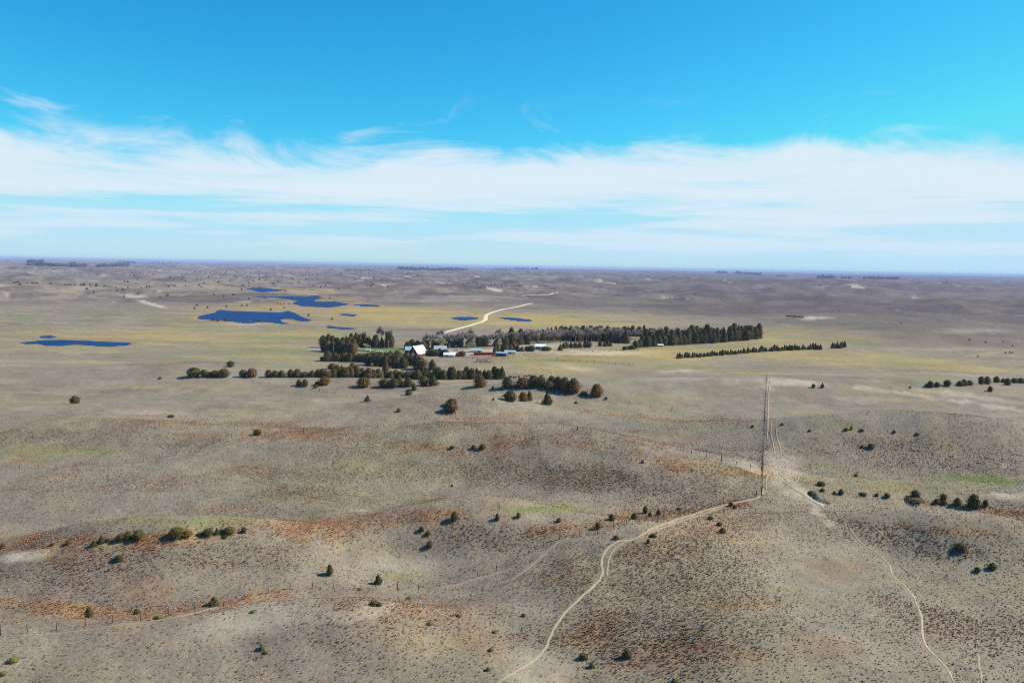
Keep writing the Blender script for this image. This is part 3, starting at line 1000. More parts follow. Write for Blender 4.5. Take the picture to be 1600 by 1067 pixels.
# ------------------------------------------------------------------ trees
def leaf_material(name, a_, b_, rustc, rk):
    m, t, b = nodes_mat(name)
    L = t.links
    att = t.nodes.new('ShaderNodeAttribute')
    att.attribute_name = 'leafv'
    oinf = t.nodes.new('ShaderNodeObjectInfo')
    m1 = t.nodes.new('ShaderNodeMix')
    m1.data_type = 'RGBA'
    m1.inputs['A'].default_value = a_ + (1,)
    m1.inputs['B'].default_value = b_ + (1,)
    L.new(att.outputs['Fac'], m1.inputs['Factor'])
    mr = t.nodes.new('ShaderNodeMapRange')
    L.new(oinf.outputs['Random'], mr.inputs[0])
    mr.inputs[1].default_value = 0.25
    mr.inputs[2].default_value = 1.0
    mr.inputs[3].default_value = 0.0
    mr.inputs[4].default_value = rk
    m2 = t.nodes.new('ShaderNodeMix')
    m2.data_type = 'RGBA'
    L.new(mr.outputs[0], m2.inputs['Factor'])
    L.new(m1.outputs['Result'], m2.inputs['A'])
    m2.inputs['B'].default_value = rustc + (1,)
    L.new(m2.outputs['Result'], b.inputs['Base Color'])
    b.inputs['Roughness'].default_value = 0.8
    b.inputs['Specular IOR Level'].default_value = 0.15
    return m


M_CEDAR = leaf_material("cedar_foliage", lin(58, 62, 30), lin(98, 96, 48), lin(112, 88, 46), 0.5)
M_RUSTY = leaf_material("bronzed_cedar_foliage", lin(76, 66, 34), lin(122, 96, 48), lin(136, 94, 48), 0.6)
M_SHRUB = leaf_material("green_shrub", lin(96, 102, 56), lin(140, 142, 82), lin(130, 118, 72), 0.5)
M_TWIG = leaf_material("bare_twigs", lin(176, 164, 152), lin(212, 200, 186), lin(190, 168, 150), 0.6)
M_BUD = leaf_material("budding_twigs", lin(190, 186, 128), lin(214, 208, 156), lin(196, 182, 144), 0.5)
M_BARK = plain("bark", lin(140, 126, 114), 0.9, 0.1, 0.25, 6.0)


def crown_mesh(name, seed, shape, nleaf, mat, leaf=0.055):
    """unit-high cedar crown: lumpy volume of small leaf sprays around a solid dark heart"""
    R_ = random.Random(seed)
    lob = [(R_.uniform(0, 6.28), R_.uniform(0.15, 0.85), R_.uniform(0.10, 0.28)) for _ in range(9)]

    def prof(t, a_):
        if shape == 'round':
            w = math.sqrt(max(0, 1 - ((t - 0.47) / 0.55) ** 2))
        elif shape == 'cone':
            w = (1 - t) ** 0.75 * (min(1, t * 7 + 0.25))
        elif shape == 'egg':
            w = math.sqrt(max(0, 1 - ((t - 0.38) / 0.66) ** 2)) * (1 - 0.35 * max(0, t - 0.4))
        else:      # spread
            w = math.sqrt(max(0, 1 - ((t - 0.3) / 0.75) ** 2)) * 1.1
        k = 1.0
        for (la, lt, lk) in lob:
            da = math.atan2(math.sin(a_ - la), math.cos(a_ - la))
            k += lk * math.exp(-(da / 0.6) ** 2 - ((t - lt) / 0.16) ** 2)
        return 0.5 * w * (k - 0.16)
    v, f, lv = [], [], []
    # heart
    NA_, NT_ = 10, 8
    for j in range(NT_ + 1):
        t = 0.06 + 0.88 * j / NT_
        for i in range(NA_):
            a_ = 2 * math.pi * i / NA_
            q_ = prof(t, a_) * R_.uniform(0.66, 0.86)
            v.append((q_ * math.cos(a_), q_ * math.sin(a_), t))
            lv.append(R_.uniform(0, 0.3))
    for j in range(NT_):
        for i in range(NA_):
            i2 = (i + 1) % NA_
            f.append((j * NA_ + i, j * NA_ + i2, (j + 1) * NA_ + i2, (j + 1) * NA_ + i))
    f.append(tuple(NT_ * NA_ + i for i in range(NA_)))
    f.append(tuple(reversed(range(NA_))))
    for _ in range(nleaf):
        t = R_.uniform(0.02, 1.0)
        a_ = R_.uniform(0, 2 * math.pi)
        q_ = prof(min(t, 0.985), a_) * (R_.uniform(0.72, 1.12))
        p = Vector((q_ * math.cos(a_), q_ * math.sin(a_), t * R_.uniform(0.97, 1.03)))
        n = Vector((math.cos(a_), math.sin(a_), R_.uniform(-0.3, 0.9))).normalized()
        n = (n + Vector((R_.uniform(-.6, .6), R_.uniform(-.6, .6), R_.uniform(-.6, .6)))).normalized()
        s = n.orthogonal().normalized()
        s.rotate(Matrix.Rotation(R_.uniform(0, 6.28), 3, n))
        w = n.cross(s)
        L_ = leaf * R_.uniform(0.6, 1.5)
        b0 = len(v)
        v += [tuple(p - s * L_ * .5), tuple(p + w * L_ * .45 - n * L_ * .1), tuple(p + s * L_ * .9 + n * L_ * .35), tuple(p - w * L_ * .45 - n * L_ * .1)]
        f.append((b0, b0 + 1, b0 + 2, b0 + 3))
        x_ = R_.uniform(0, 1)
        lv += [x_] * 4
    me = mesh_np(name, v, f, mat)
    at_ = me.attributes.new('leafv', 'FLOAT', 'POINT')
    at_.data.foreach_set('value', np.array(lv, dtype=np.float32))
    return me


def trunk_mesh(seed, hgt=0.5):
    R_ = random.Random(seed)
    m = MB()
    p = Vector((0, 0, -0.03))
    rad = 0.03
    for k in range(4):
        n = p + Vector((R_.uniform(-.01, .01), R_.uniform(-.01, .01), hgt / 4))
        m.tube(p, n, rad, rad * 0.8, 6, cap=(k == 3))
        rad *= 0.8
        p = n
        for _ in range(2):
            a_ = R_.uniform(0, 6.28)
            m.tube(p, p + Vector((math.cos(a_) * .16, math.sin(a_) * .16, .08)), rad * .4, rad * .15, 4, False)
    return m.mesh("trunk", M_BARK)


def bare_meshes(seed, mat, spread=0.42, ntwig=1500):
    """unit-high leafless broadleaf: trunk with limbs, and a crown of fine twigs"""
    R_ = random.Random(seed)
    m = MB()
    tips = []

    def grow(p, d, ln, rad, lev):
        q_ = p
        for k in range(2):
            d2 = (d + Vector((R_.uniform(-.16, .16), R_.uniform(-.16, .16), R_.uniform(0, .12)))).normalized()
            n = q_ + d2 * ln / 2
            m.tube(q_, n, rad, rad * 0.8, 5 if lev < 2 else 3, False)
            rad *= 0.8
            q_, d = n, d2
        if lev >= 4:
            tips.append((q_, d, ln))
            return
        nb = 3 if lev < 3 else 2
        for k in range(nb):
            a_ = R_.uniform(0, 6.28)
            o = d.orthogonal().normalized()
            o.rotate(Matrix.Rotation(a_ + k * 2.1, 3, d))
            nd = (d + o * R_.uniform(0.35, 0.9) * (1 + spread * .5)).normalized()
            nd.z = max(nd.z, -0.05)
            grow(q_, nd, ln * R_.uniform(0.62, 0.82), rad * 0.68, lev + 1)
    grow(Vector((0, 0, -0.03)), Vector((0, 0, 1)), 0.27, 0.026, 0)
    top = max(v[2] for v in m.v)
    v, f, lv = [], [], []
    for k in range(ntwig):
        p, d, ln = R_.choice(tips)
        nd = (d + Vector((R_.uniform(-1, 1), R_.uniform(-1, 1), R_.uniform(-.4, .9)))).normalized()
        s = nd.orthogonal().normalized()
        s.rotate(Matrix.Rotation(R_.uniform(0, 6.28), 3, nd))
        st = p - d * ln * R_.uniform(0, 3.0)
        L_ = R_.uniform(0.06, 0.15)
        w = R_.uniform(0.008, 0.018)
        b0 = len(v)
        v += [tuple(st - s * w), tuple(st + s * w), tuple(st + nd * L_)]
        f.append((b0, b0 + 1, b0 + 2))
        lv += [R_.uniform(0, 1)] * 3
    sc = 1.0 / max(top, max(q_[2] for q_ in v))
    m.v = [(a_ * sc, b_ * sc, c_ * sc) for a_, b_, c_ in m.v]
    v = [(a_ * sc, b_ * sc, c_ * sc) for a_, b_, c_ in v]
    tr = m.mesh("trunk", M_BARK)
    me = mesh_np("crown", v, f, mat)
    at_ = me.attributes.new('leafv', 'FLOAT', 'POINT')
    at_.data.foreach_set('value', np.array(lv, dtype=np.float32))
    return tr, me


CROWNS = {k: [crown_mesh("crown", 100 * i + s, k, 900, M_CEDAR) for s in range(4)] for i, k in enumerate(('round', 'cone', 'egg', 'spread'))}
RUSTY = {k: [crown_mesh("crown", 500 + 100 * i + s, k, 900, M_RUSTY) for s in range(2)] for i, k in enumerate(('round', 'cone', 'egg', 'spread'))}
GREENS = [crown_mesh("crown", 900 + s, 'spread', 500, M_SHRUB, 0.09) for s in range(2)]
TRUNKS = [trunk_mesh(s) for s in range(3)]
BARE = [bare_meshes(40 + s, M_TWIG) for s in range(4)]
BUD = [bare_meshes(60 + s, M_BUD, 0.3, 1600) for s in range(2)]
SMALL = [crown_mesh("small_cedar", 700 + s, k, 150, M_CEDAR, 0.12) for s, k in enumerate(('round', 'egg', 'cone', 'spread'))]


def cedar(px, py, hp, wp, label, shape='egg', rusty=False, group=None, name="cedar_tree", cat="tree", green=False, sink=0.02):
    p = at(px, py)
    s = scale_at(p)
    hm, wm = hp * s, wp * s
    wm *= 1.28
    hm *= 1.05
    o = thing(name, p - Vector((0, 0, hm * sink)), rng.uniform(0, 6.28), (wm, wm, hm))
    tag(o, label, cat, group)
    lib = GREENS if green else (RUSTY if rusty else CROWNS)[shape]
    obj("crown", rng.choice(lib), o)
    obj("trunk", rng.choice(TRUNKS), o)
    return o


def bare(px, py, hp, wp, label, group=None, bud=False, name="bare_tree"):
    p = at(px, py)
    s = scale_at(p)
    o = thing(name, p, rng.uniform(0, 6.28), (wp * s * 1.25, wp * s * 1.25, hp * s))
    tag(o, label, "tree", group)
    tr, cr = rng.choice(BUD if bud else BARE)
    obj("trunk", tr, o)
    obj("crown", cr, o)
    return o


def speck(px, py, hp, wp, label, group=None, name="small_cedar"):
    p = at(px, py)
    s = scale_at(p)
    o = obj(name, rng.choice(SMALL))
    o.location = p - Vector((0, 0, hp * s * 0.04))
    o.rotation_euler = (0, 0, rng.uniform(0, 6.28))
    o.scale = (wp * s, wp * s, hp * s)
    tag(o, label, "tree", group)
    return o


# single trees in the middle distance: x, base y, height, width (picture pixels), label, shape, bronzed
LONE = [
    (706, 634, 11, 15, "green cedar right behind the large bronze cedar on the middle knoll", 'round', 0),
    (704, 643, 15, 18, "large bronze cedar with a long shadow on the middle knoll", 'round', 1),
    (855, 632, 18, 17, "pointed green cedar with a long dark shadow below the cedar line", 'cone', 0),
    (797, 626, 15, 18, "dense green cedar left of the twin cedars on the knoll", 'egg', 0),
    (817, 627, 14, 13, "left one of the twin bronze cedars on the knoll", 'egg', 1),
    (827, 626, 15, 12, "right one of the twin bronze cedars on the knoll", 'cone', 1),
    (932, 618.5, 18, 17, "lone bronze cedar at the right end of the cedar line", 'egg', 1),
    (912, 617, 6, 9, "low round cedar left of the last bronze cedar", 'spread', 0),
    (749.5, 604, 17, 17, "bronze cedar in front of the long dense cedar row", 'egg', 1),
    (793, 605.5, 16, 16, "dark green cedar in front of the black cattle", 'egg', 0),
    (818, 604, 13, 22, "broad bronze cedar below the red-brown cattle", 'spread', 1),
    (834, 603, 16, 14, "left tree of the broad green clump in the middle cedar line", 'round', 0),
    (845, 604, 15, 14, "right tree of the broad green clump in the middle cedar line", 'round', 0),
    (859, 607.5, 12, 14, "small rust-brown cedar in front of the taller cedar line", 'round', 1),
    (862, 605, 17, 14, "tall dark cedar behind the small rust-brown one", 'egg', 0),
    (872, 607, 18, 14, "tall dark cedar left of the steep green one", 'egg', 0),
    (882, 611, 21, 16, "steep dark green cedar second from the cedar line's right end", 'egg', 0),
    (896, 613, 21, 18, "big bronze cedar closing the cedar line on the right", 'egg', 1),
    (568, 604.5, 15, 18, "round bronze cedar standing alone below the cedar row", 'round', 1),
    (507, 601, 12, 15, "round bronze cedar below the left part of the cedar row", 'round', 1),
    (496, 601, 5, 7, "low dark bush touching the bronze cedar on its left", 'round', 0),
    (494, 605.5, 4, 6, "tiny dark bush in front of the low dark bush", 'round', 0),
    (467, 602.5, 9, 8.5, "left one of a pair of small dark cedars below the row", 'egg', 0),
    (476.5, 604, 11, 8.5, "right one of a pair of small dark cedars below the row", 'egg', 0),
    (600.5, 604.5, 12, 16, "round green cedar left of the tall bronze clump", 'round', 0),
    (616, 604.5, 13, 15, "green cedar in the front clump left of the bronze top", 'round', 0),
    (624, 603, 17, 14, "tall bronze-topped cedar in the front clump", 'cone', 1),
    (638, 603.5, 13, 14, "olive cedar at the right of the front clump", 'egg', 0),
    (647, 609.5, 11, 9, "narrow dark cedar stepping out below the front clump", 'cone', 0),
    (638.5, 617, 9, 9, "small dark cedar with its shadow to the left below the front clump", 'egg', 0),
    (662, 602, 14, 14, "left one of two big dark cedars right of the front clump", 'round', 0),
    (677, 602, 16, 17, "right one of two big dark cedars right of the front clump", 'cone', 0),
    (574, 627, 9, 9.5, "small dark cedar alone on the bare slope", 'cone', 0),
    (402, 680, 9, 11, "dark cedar bush on the trail fence left of centre", 'round', 0),
    (360, 573, 8.5, 9.5, "small cedar with a shadow above the left row", 'round', 0),
    (519, 577, 9, 11, "bronze cedar just above the left cedar row", 'round', 1),
    (117, 630, 11, 13, "lone dark cedar far left in the middle distance", 'egg', 0),
    (603, 580, 16, 12, "bronze cedar in the gap below the barn trees", 'cone', 1),
    (617, 575, 10, 9, "small olive cedar in the gap below the barn trees", 'egg', 0),
    (630, 575, 16, 13, "grey-green cedar in the gap below the barn", 'egg', 0),
    (655.5, 577, 18, 20, "broad dark cedar below and right of the barn", 'round', 0),
    (675.5, 577, 15, 15, "pointed cedar alone right of the barn slope", 'cone', 0),
    (551, 575, 8, 8, "grey bush between the two left cedar rows", 'round', 1),
    (1547, 611.5, 8, 6.5, "small upright cedar below the tree row at the right edge", 'egg', 0),
    (1285, 605.5, 7, 6, "larger one of two small cedars by the pale sand flat", 'cone', 0),
    (1271, 605.5, 5.5, 5, "smaller one of two small cedars by the pale sand flat", 'round', 0),
    (503, 563.5, 6, 6, "lone small bush at the left tip of the barn tree row", 'round', 0),
    (722, 556.5, 8, 10, "dark round cedar beside the low red shed", 'round', 0),
]
for (x_, y_, h_, w_, lb, shp, ru) in LONE:
    cedar(x_, y_, h_, w_, lb, shp, bool(ru))

# seedlings and bushes in the foreground
BUSH = [
    (4, 857, 9, 9, "green cedar bush cut by the left edge of the picture"), (82, 851.5, 4, 5, "tiny brownish bush on the rust band far left"),
    (107, 849.5, 5, 7, "small dark bush second from the left edge on the rust band"), (147, 852.5, 9, 9, "cedar bush at the left end of the near bush row"),
    (159, 847.5, 11, 11, "cedar bush second in the near bush row"), (169, 845.5, 5, 6, "tiny bush right of the second bush in the near row"),
    (188, 844.5, 10, 12, "left half of the double cedar bush in the near row"), (200, 843, 13, 9, "pointed right half of the double cedar bush in the near row"),
    (216, 842, 13, 15, "full round cedar bush right of the double one"), (275, 838.5, 14, 18, "widest cedar bush of the near row"),
    (292, 837, 8, 13, "low bush against the widest cedar bush"), (312, 836, 4, 6, "tiny brown bush in the gap of the near row"),
    (325, 836, 10, 13, "cedar bush right of the gap in the near row"), (339, 834.5, 10, 8, "cedar bush left of the two near the row's right end"),
    (346, 832, 6, 6, "tiny bush leaning on the near row's right part"), (358, 832.5, 9, 14, "broad bush second from the near row's right end"),
    (381, 831.5, 8, 7, "small bush at the right end of the near row"), (352, 839.5, 4, 6, "tiny brown bush in front of the near row"),
    (186, 875, 8, 11, "low dark bush with a shadow on the pale left hill"), (139.5, 964, 15, 11, "upright green cedar in the rust hollow at lower left"),
    (214, 959, 8, 9, "small dark cedar in the middle of the rust hollow"), (334, 944, 12, 14, "round green cedar beside the fence at lower left"),
    (515, 898, 16, 8.5, "thin upright cedar on the pale bowl's left side"), (591, 911.5, 14, 13, "pointed cedar at the bottom of the pale bowl"),
    (583, 945, 6, 9, "dark low bush in front of the middle fence"), (592, 946, 5, 8, "greenish low bush touching the dark one below the middle fence"),
    (709.5, 813, 13, 9.5, "tallest dark cedar behind the mottled middle hill"), (777, 812, 10, 6, "thin cedar right of the tallest one behind the mottled hill"),
    (659, 829.5, 7, 7, "upper one of three small bushes on the mottled hill's left flank"), (669, 835, 5, 7, "middle one of three small bushes on the mottled hill's left flank"),
    (671, 855, 9, 8.5, "lowest bush with a dark shadow on the mottled hill's left flank"), (706, 760, 4, 4.5, "tiny dark bush on the grey middle slope"),
    (706.5, 701, 5, 6, "left one of three bushes on the orange band below the knoll"), (740, 701, 6, 7, "middle one of three bushes on the orange band below the knoll"),
    (754, 701.5, 8, 9, "right one of three bushes on the orange band below the knoll"), (623, 643, 5, 6, "tiny dark bush left of the knoll"),
    (267, 652, 4, 8, "low dark bush on the left middle slope"), (810, 808.5, 8, 6, "small cedar left of the green strip"),
    (873, 815, 6, 6.5, "small cedar in the rust grass below the green strip"), (934, 826, 10, 7, "cedar lowest in the rust grass left of the track"),
    (956, 812.5, 9, 9.5, "round cedar left in the group above the track"), (991, 811.5, 10, 9, "round cedar in the middle of the group above the track"),
    (1008, 801.5, 11, 7, "uppermost cedar of the group above the track"), (1015.5, 806.5, 8, 6.5, "small cedar between two others above the track"),
    (1029, 804.5, 9, 9, "round cedar right in the group above the track"), (1060, 796.5, 4, 5, "tiny bush near the fence above the track"),
    (963, 841.5, 5, 7, "small dark bush just above the track's sharp bend"), (1021, 838.5, 5, 8, "dark bush on the lower side of the track"),
    (1013, 848, 6, 5, "little bush below the dark one at the track"), (1142, 790.5, 6, 6.5, "left one of two bushes where the track meets the fence"),
    (1148, 794.5, 6, 6.5, "right one of two bushes where the track meets the fence"), (1110, 811.5, 5, 8, "upper one of three bushes on the ridge right of the track"),
    (1124, 821.5, 6, 7, "middle one of three bushes on the ridge right of the track"), (1129, 832.5, 8, 9.5, "lowest and biggest of three bushes on the ridge right of the track"),
    (1004, 723, 4, 4, "tiny dark bush on the orange band right of centre"), (980, 1027, 12, 13, "dark cedar bush on the mottled ridge near the bottom edge"),
    (912, 1029, 8, 11, "low dark green bush right of the track near the bottom edge"), (818, 962.5, 4, 5, "tiny green bush left of the track"),
    (1283, 758, 6, 10, "flat dark bush right of the eroded ground"), (1285, 767, 4, 6, "tiny bush below the flat dark bush"),
    (1267, 772, 5, 7, "small bush at the rim of the washed-out bank"), (1304, 772, 4, 5, "tiny brown bush right of the washed-out bank"),
    (1314, 772.5, 8, 7.5, "upright dark bush right of the washed-out bank"), (1349, 773, 3.5, 9, "flat brown bush in the right-hand valley row"),
    (1370, 774.5, 4, 5, "tiny bush in the right-hand valley row"), (1386, 776.5, 6, 7.5, "small bush left of the big cedars in the right-hand valley"),
    (1430, 777, 11, 12, "cedar standing above a flat shrub in the right-hand valley"), (1427, 781, 4, 24, "wide flat shrub below the leftmost valley cedar"),
    (1464, 786, 7, 7.5, "left bush of the three-part clump in the right-hand valley"), (1474, 780.5, 9, 9, "upper cedar of the three-part clump in the right-hand valley"),
    (1475, 787, 5, 8, "lower bush of the three-part clump in the right-hand valley"), (1496, 789, 11, 10, "ragged cedar left of the biggest valley tree"),
    (1521, 792.5, 20, 17, "biggest dark tree in the right-hand valley"), (1539, 791, 10, 7.5, "thin cedar right of the biggest valley tree"),
    (1501, 859, 10, 15, "dark spreading bush on the grey hill at right"), (1527, 893, 7, 8.5, "small dark bush lower on the grey hill at right"),
    (1550, 889, 9, 11, "round dark bush rightmost on the grey hill"), (1337, 744.5, 4, 5.5, "lone small bush between the eroded ground and the green strip"),
    (1361, 700, 7, 9, "dark bush on the shaded hill at right"), (1347, 699, 3, 5, "tiny bush left of the dark one on the shaded hill"),
    (1322, 672.5, 4, 5, "low bush in the small green patch at right"), (1330, 671, 6, 4, "upright bush in the small green patch at right"),
    (1347, 673, 3, 6, "faint bush right of the small green patch"), (1397, 676, 4, 4.5, "tiny bush on the crest of the shaded hill"),
    (1433, 679, 3, 5, "low bush farther right on the crest of the shaded hill"), (1222, 664, 3, 4, "tiny bush right of the straight fence"),
    (1265, 674, 3, 4, "tiny bush between the fence and the small green patch"), (1176, 667, 3, 4, "tiny bush left of the straight fence"),
    (785, 609.5, 4, 4.5, "tiny bush below the dark cedar near the cattle"), (770, 607.5, 4, 4, "tiny bush right of the bronze cedar below the long row"),
    (771, 625, 4, 4, "tiny bush left of the dense green knoll cedar"), (947, 624, 4, 4, "tiny bush right of the last bronze cedar"),
    (900, 630, 3, 4, "tiny bush right of the pointed knoll cedar"), (250, 592, 3, 4, "tiny dark bush left of the left cedar row"),
    (1422, 606, 3, 3.5, "tiny bush left of the tree row at the right edge"),
]
for (x_, y_, h_, w_, lb) in BUSH:
    cedar(x_, y_, h_, w_, lb, rng.choice(('egg', 'cone', 'round')) if h_ > w_ * 0.8 else 'spread', rng.random() < 0.12, name="cedar_bush", cat="bush")
for (x_, y_, h_, w_, lb) in ((21, 1032, 6, 15, "pale green shrub near the bottom left corner"), (5, 1053, 5, 11, "pale green shrub at the left edge near the bottom"),
                             (410, 1014, 9, 9, "light yellow-green shrub in the lower left foreground"), (416, 1019, 4, 9, "small green shrub below the yellow-green one"),
                             (249, 965, 5, 12, "pale green shrub on the fence line at lower left"), (563, 921.5, 4, 9, "greyish green shrub on the middle fence line"),
                             (925, 1042, 9, 10, "bright green shrub right of the track near the bottom"), (1055, 1066, 8, 12, "green shrub cut by the bottom edge"),
                             (763, 1047, 6, 8, "small green shrub left of the track near the bottom"), (768, 1016, 5, 9, "olive shrub left of the track"),
                             (717, 962, 4, 10, "faint green shrub in the middle foreground"), (773, 988, 4, 7, "faint green shrub above the olive one"),
                             (396, 956, 4, 8, "green shrub on the pale slope at lower left"), (672, 975, 4, 9, "grey-green shrub in the middle foreground hollow"),
                             (640, 935, 4, 10, "grey-green shrub below the middle fence")):
    cedar(x_, y_, h_ * .85, w_ * .75, lb, green=True, name="green_shrub", cat="shrub")

# counted rows
ORD = ["first", "second", "third", "fourth", "fifth", "sixth", "seventh", "eighth", "ninth", "tenth", "eleventh", "twelfth", "thirteenth",
       "fourteenth", "fifteenth", "sixteenth", "seventeenth", "eighteenth", "nineteenth", "twentieth"]
ROW = [(303, 14, 18), (319, 11, 11), (328, 8, 8), (336, 10, 11), (350, 12.5, 14), (380, 11, 11), (393.5, 13, 14.5), (420, 11, 10), (430, 9.5, 10), (440, 10, 11),
       (454.5, 11.5, 10), (465, 12, 12), (477, 8, 12), (488, 10, 10), (497, 12, 9)]
for k, (x_, h_, w_) in enumerate(ROW):
    cedar(x_, 589, h_, w_, "%s cedar from the left in the thin row left of the farm" % ORD[k], rng.choice(('round', 'egg')), k in (6, 11), group="cedars in the thin left row")
EDGE = [(1447, 604, 4, 4), (1453.5, 604.5, 9, 9), (1464, 604, 7, 8), (1480, 603, 9, 10), (1500, 602.5, 7, 10), (1506, 602, 9, 9), (1515, 601.5, 7, 9), (1533, 600.5, 12, 8),
        (1542, 600.5, 12, 9), (1557, 597.5, 9, 9), (1568, 597.5, 6, 8), (1574, 601.5, 10, 9), (1585, 598, 7, 9), (1595, 598, 7, 11)]
for k, (x_, y_, h_, w_) in enumerate(EDGE):
    cedar(x_, y_, h_, w_, "%s cedar from the left in the tree row at the right edge" % ORD[k], rng.choice(('round', 'egg')), group="cedars at the right edge")


TENS = {2: "twenty", 3: "thirty", 4: "forty", 5: "fifty", 6: "sixty"}


def ordinal(k):
    k += 1
    if k <= 20:
        return ORD[k - 1]
    t, u = divmod(k, 10)
    if u == 0:
        return TENS[t][:-1] + "ieth"
    return TENS[t] + "-" + ORD[u - 1]


def along(pix, gap, jit=0.3):
    out, carry = [], 0.0
    for (a_, b_) in zip(pix[:-1], pix[1:]):
        L_ = math.hypot(b_[0] - a_[0], b_[1] - a_[1])
        t = carry
        while t < L_:
            u = t / L_
            out.append((a_[0] + (b_[0] - a_[0]) * u + rng.uniform(-jit, jit) * gap, a_[1] + (b_[1] - a_[1]) * u + rng.uniform(-jit, jit) * 1.6))
            t += gap * rng.uniform(0.85, 1.15)
        carry = t - L_
    return out


def belt(pix, gap, h, w, label, group, p_rust=0.15, shapes=('egg', 'cone', 'round', 'egg', 'round'), hj=0.22):
    for q_, (x_, y_) in enumerate(sorted(along(pix, gap))):
        k = rng.uniform(1 - hj, 1 + hj)
        cedar(x_, y_, h * k, w * rng.uniform(0.85, 1.15), "%s %s, from left" % (ordinal(q_), label), rng.choice(shapes), rng.random() < p_rust, group=group)


belt([(505, 589.5), (560, 590), (612, 590.5), (655, 591.5)], 8.5, 13, 11, "cedar in the close row above the front clump", "cedars of the close lower row", 0.35)
belt([(528, 583), (560, 580)], 9, 11, 10, "cedar behind the left end of the close lower row", "cedars behind the close lower row", 0.7)
belt([(652, 593), (720, 592.5), (788, 592)], 7.0, 16, 12, "cedar in the long dense row below the corrals", "cedars of the long dense row", 0.12, ('egg', 'cone', 'egg'))
belt([(513, 564), (560, 565), (600, 566), (650, 570)], 8, 13, 12, "cedar in the row in front of the barn and lawn", "cedars in front of the barn and lawn", 0.15, ('round', 'egg'))
belt([(575, 570), (640, 574)], 9, 15, 12, "cedar in the second row in front of the barn", "second row of cedars in front of the barn", 0.2, ('round', 'egg'))
belt([(612, 560), (640, 563)], 8, 12, 11, "cedar at the foot of the barn", "cedars at the foot of the barn", 0.1, ('round', 'egg'))
belt([(505, 549), (545, 553), (556, 556)], 8, 17, 12, "cedar at the front of the grove left of the lawn", "cedars at the front of the left grove", 0.1)
belt([(506, 543), (540, 545), (560, 549)], 8, 17, 11, "cedar in the middle of the grove left of the lawn", "cedars inside the left grove", 0.45)
belt([(540, 541), (580, 543), (618, 543)], 7, 18, 10, "cedar at the back of the grove behind the lawn", "cedars at the back of the left grove", 0.1, ('cone', 'egg'))
belt([(636, 545), (665, 545)], 8, 14, 11, "cedar behind the barn", "cedars behind the barn", 0.2)
belt([(667, 555), (697, 556)], 7, 9, 10, "low cedar along the yard right of the barn", "low cedars right of the barn", 0.2, ('round', 'spread'))
belt([(668, 543), (760, 541), (830, 538)], 13, 15, 11, "cedar in the mixed belt behind the farm buildings", "cedars of the mixed belt", 0.15)
belt([(800, 534), (870, 532), (940, 533), (985, 538)], 7, 18, 11, "cedar in the middle of the long shelterbelt", "cedars of the middle shelterbelt", 0.12, ('egg', 'egg', 'round', 'cone'))
belt([(870, 527), (960, 525), (1040, 526)], 8, 15, 10, "cedar in the rear row of the long shelterbelt", "cedars of the rear shelterbelt row", 0.1, ('egg', 'egg', 'round', 'cone'))
belt([(1003, 542), (1060, 539), (1120, 535), (1186, 529.5)], 6.5, 19, 11, "cedar in the front row of the shelterbelt's right end", "cedars of the front shelterbelt row", 0.12, ('egg', 'egg', 'round', 'cone'))
belt([(1010, 536), (1080, 532), (1170, 527)], 7.5, 19, 11, "cedar in the second row of the shelterbelt's right end", "cedars of the second shelterbelt row", 0.12, ('egg', 'egg', 'round', 'cone'))
belt([(1058, 560), (1100, 557), (1150, 553), (1200, 549), (1250, 546.5), (1284, 546)], 4.0, 7.5, 5.4, "small cedar in the young windbreak right of the shelterbelt", "young windbreak cedars", 0.05, ('cone', 'egg'), 0.3)
belt([(1300, 544), (1322, 543)], 4.2, 8.0, 6, "cedar in the taller tip of the young windbreak", "cedars at the windbreak tip", 0.05, ('cone', 'egg'), 0.3)
belt([(772, 551), (790, 549)], 6, 11, 8, "cedar behind the blue shed", "cedars behind the blue shed", 0.1)
belt([(797, 549), (835, 548)], 6.5, 9, 9, "cedar between the blue shed and the blue-walled house", "cedars between two blue buildings", 0.15)
belt([(850, 548), (864, 548)], 7, 6, 9, "low cedar beside the blue-walled house", "low cedars by the blue-walled house", 0.1, ('spread', 'round'))
belt([(875, 548), (877, 544), (890, 543), (905, 543.5), (925, 543)], 7, 9, 8, "cedar scattered along the dusty yard right of the house", "cedars along the dusty yard", 0.15)
belt([(937, 541), (958, 540.5)], 7, 8, 7, "cedar in the small yard group before the shelterbelt", "small yard group cedars", 0.1)
belt([(975, 546), (990, 545.5)], 6, 6, 7, "low cedar before the shelterbelt's bend", "low cedars at the shelterbelt bend", 0.1, ('spread', 'round'))
belt([(993, 544), (1003, 541)], 6, 12, 9, "round cedar at the shelterbelt's bend", "round cedars at the shelterbelt bend", 0.1, ('round', 'egg'))

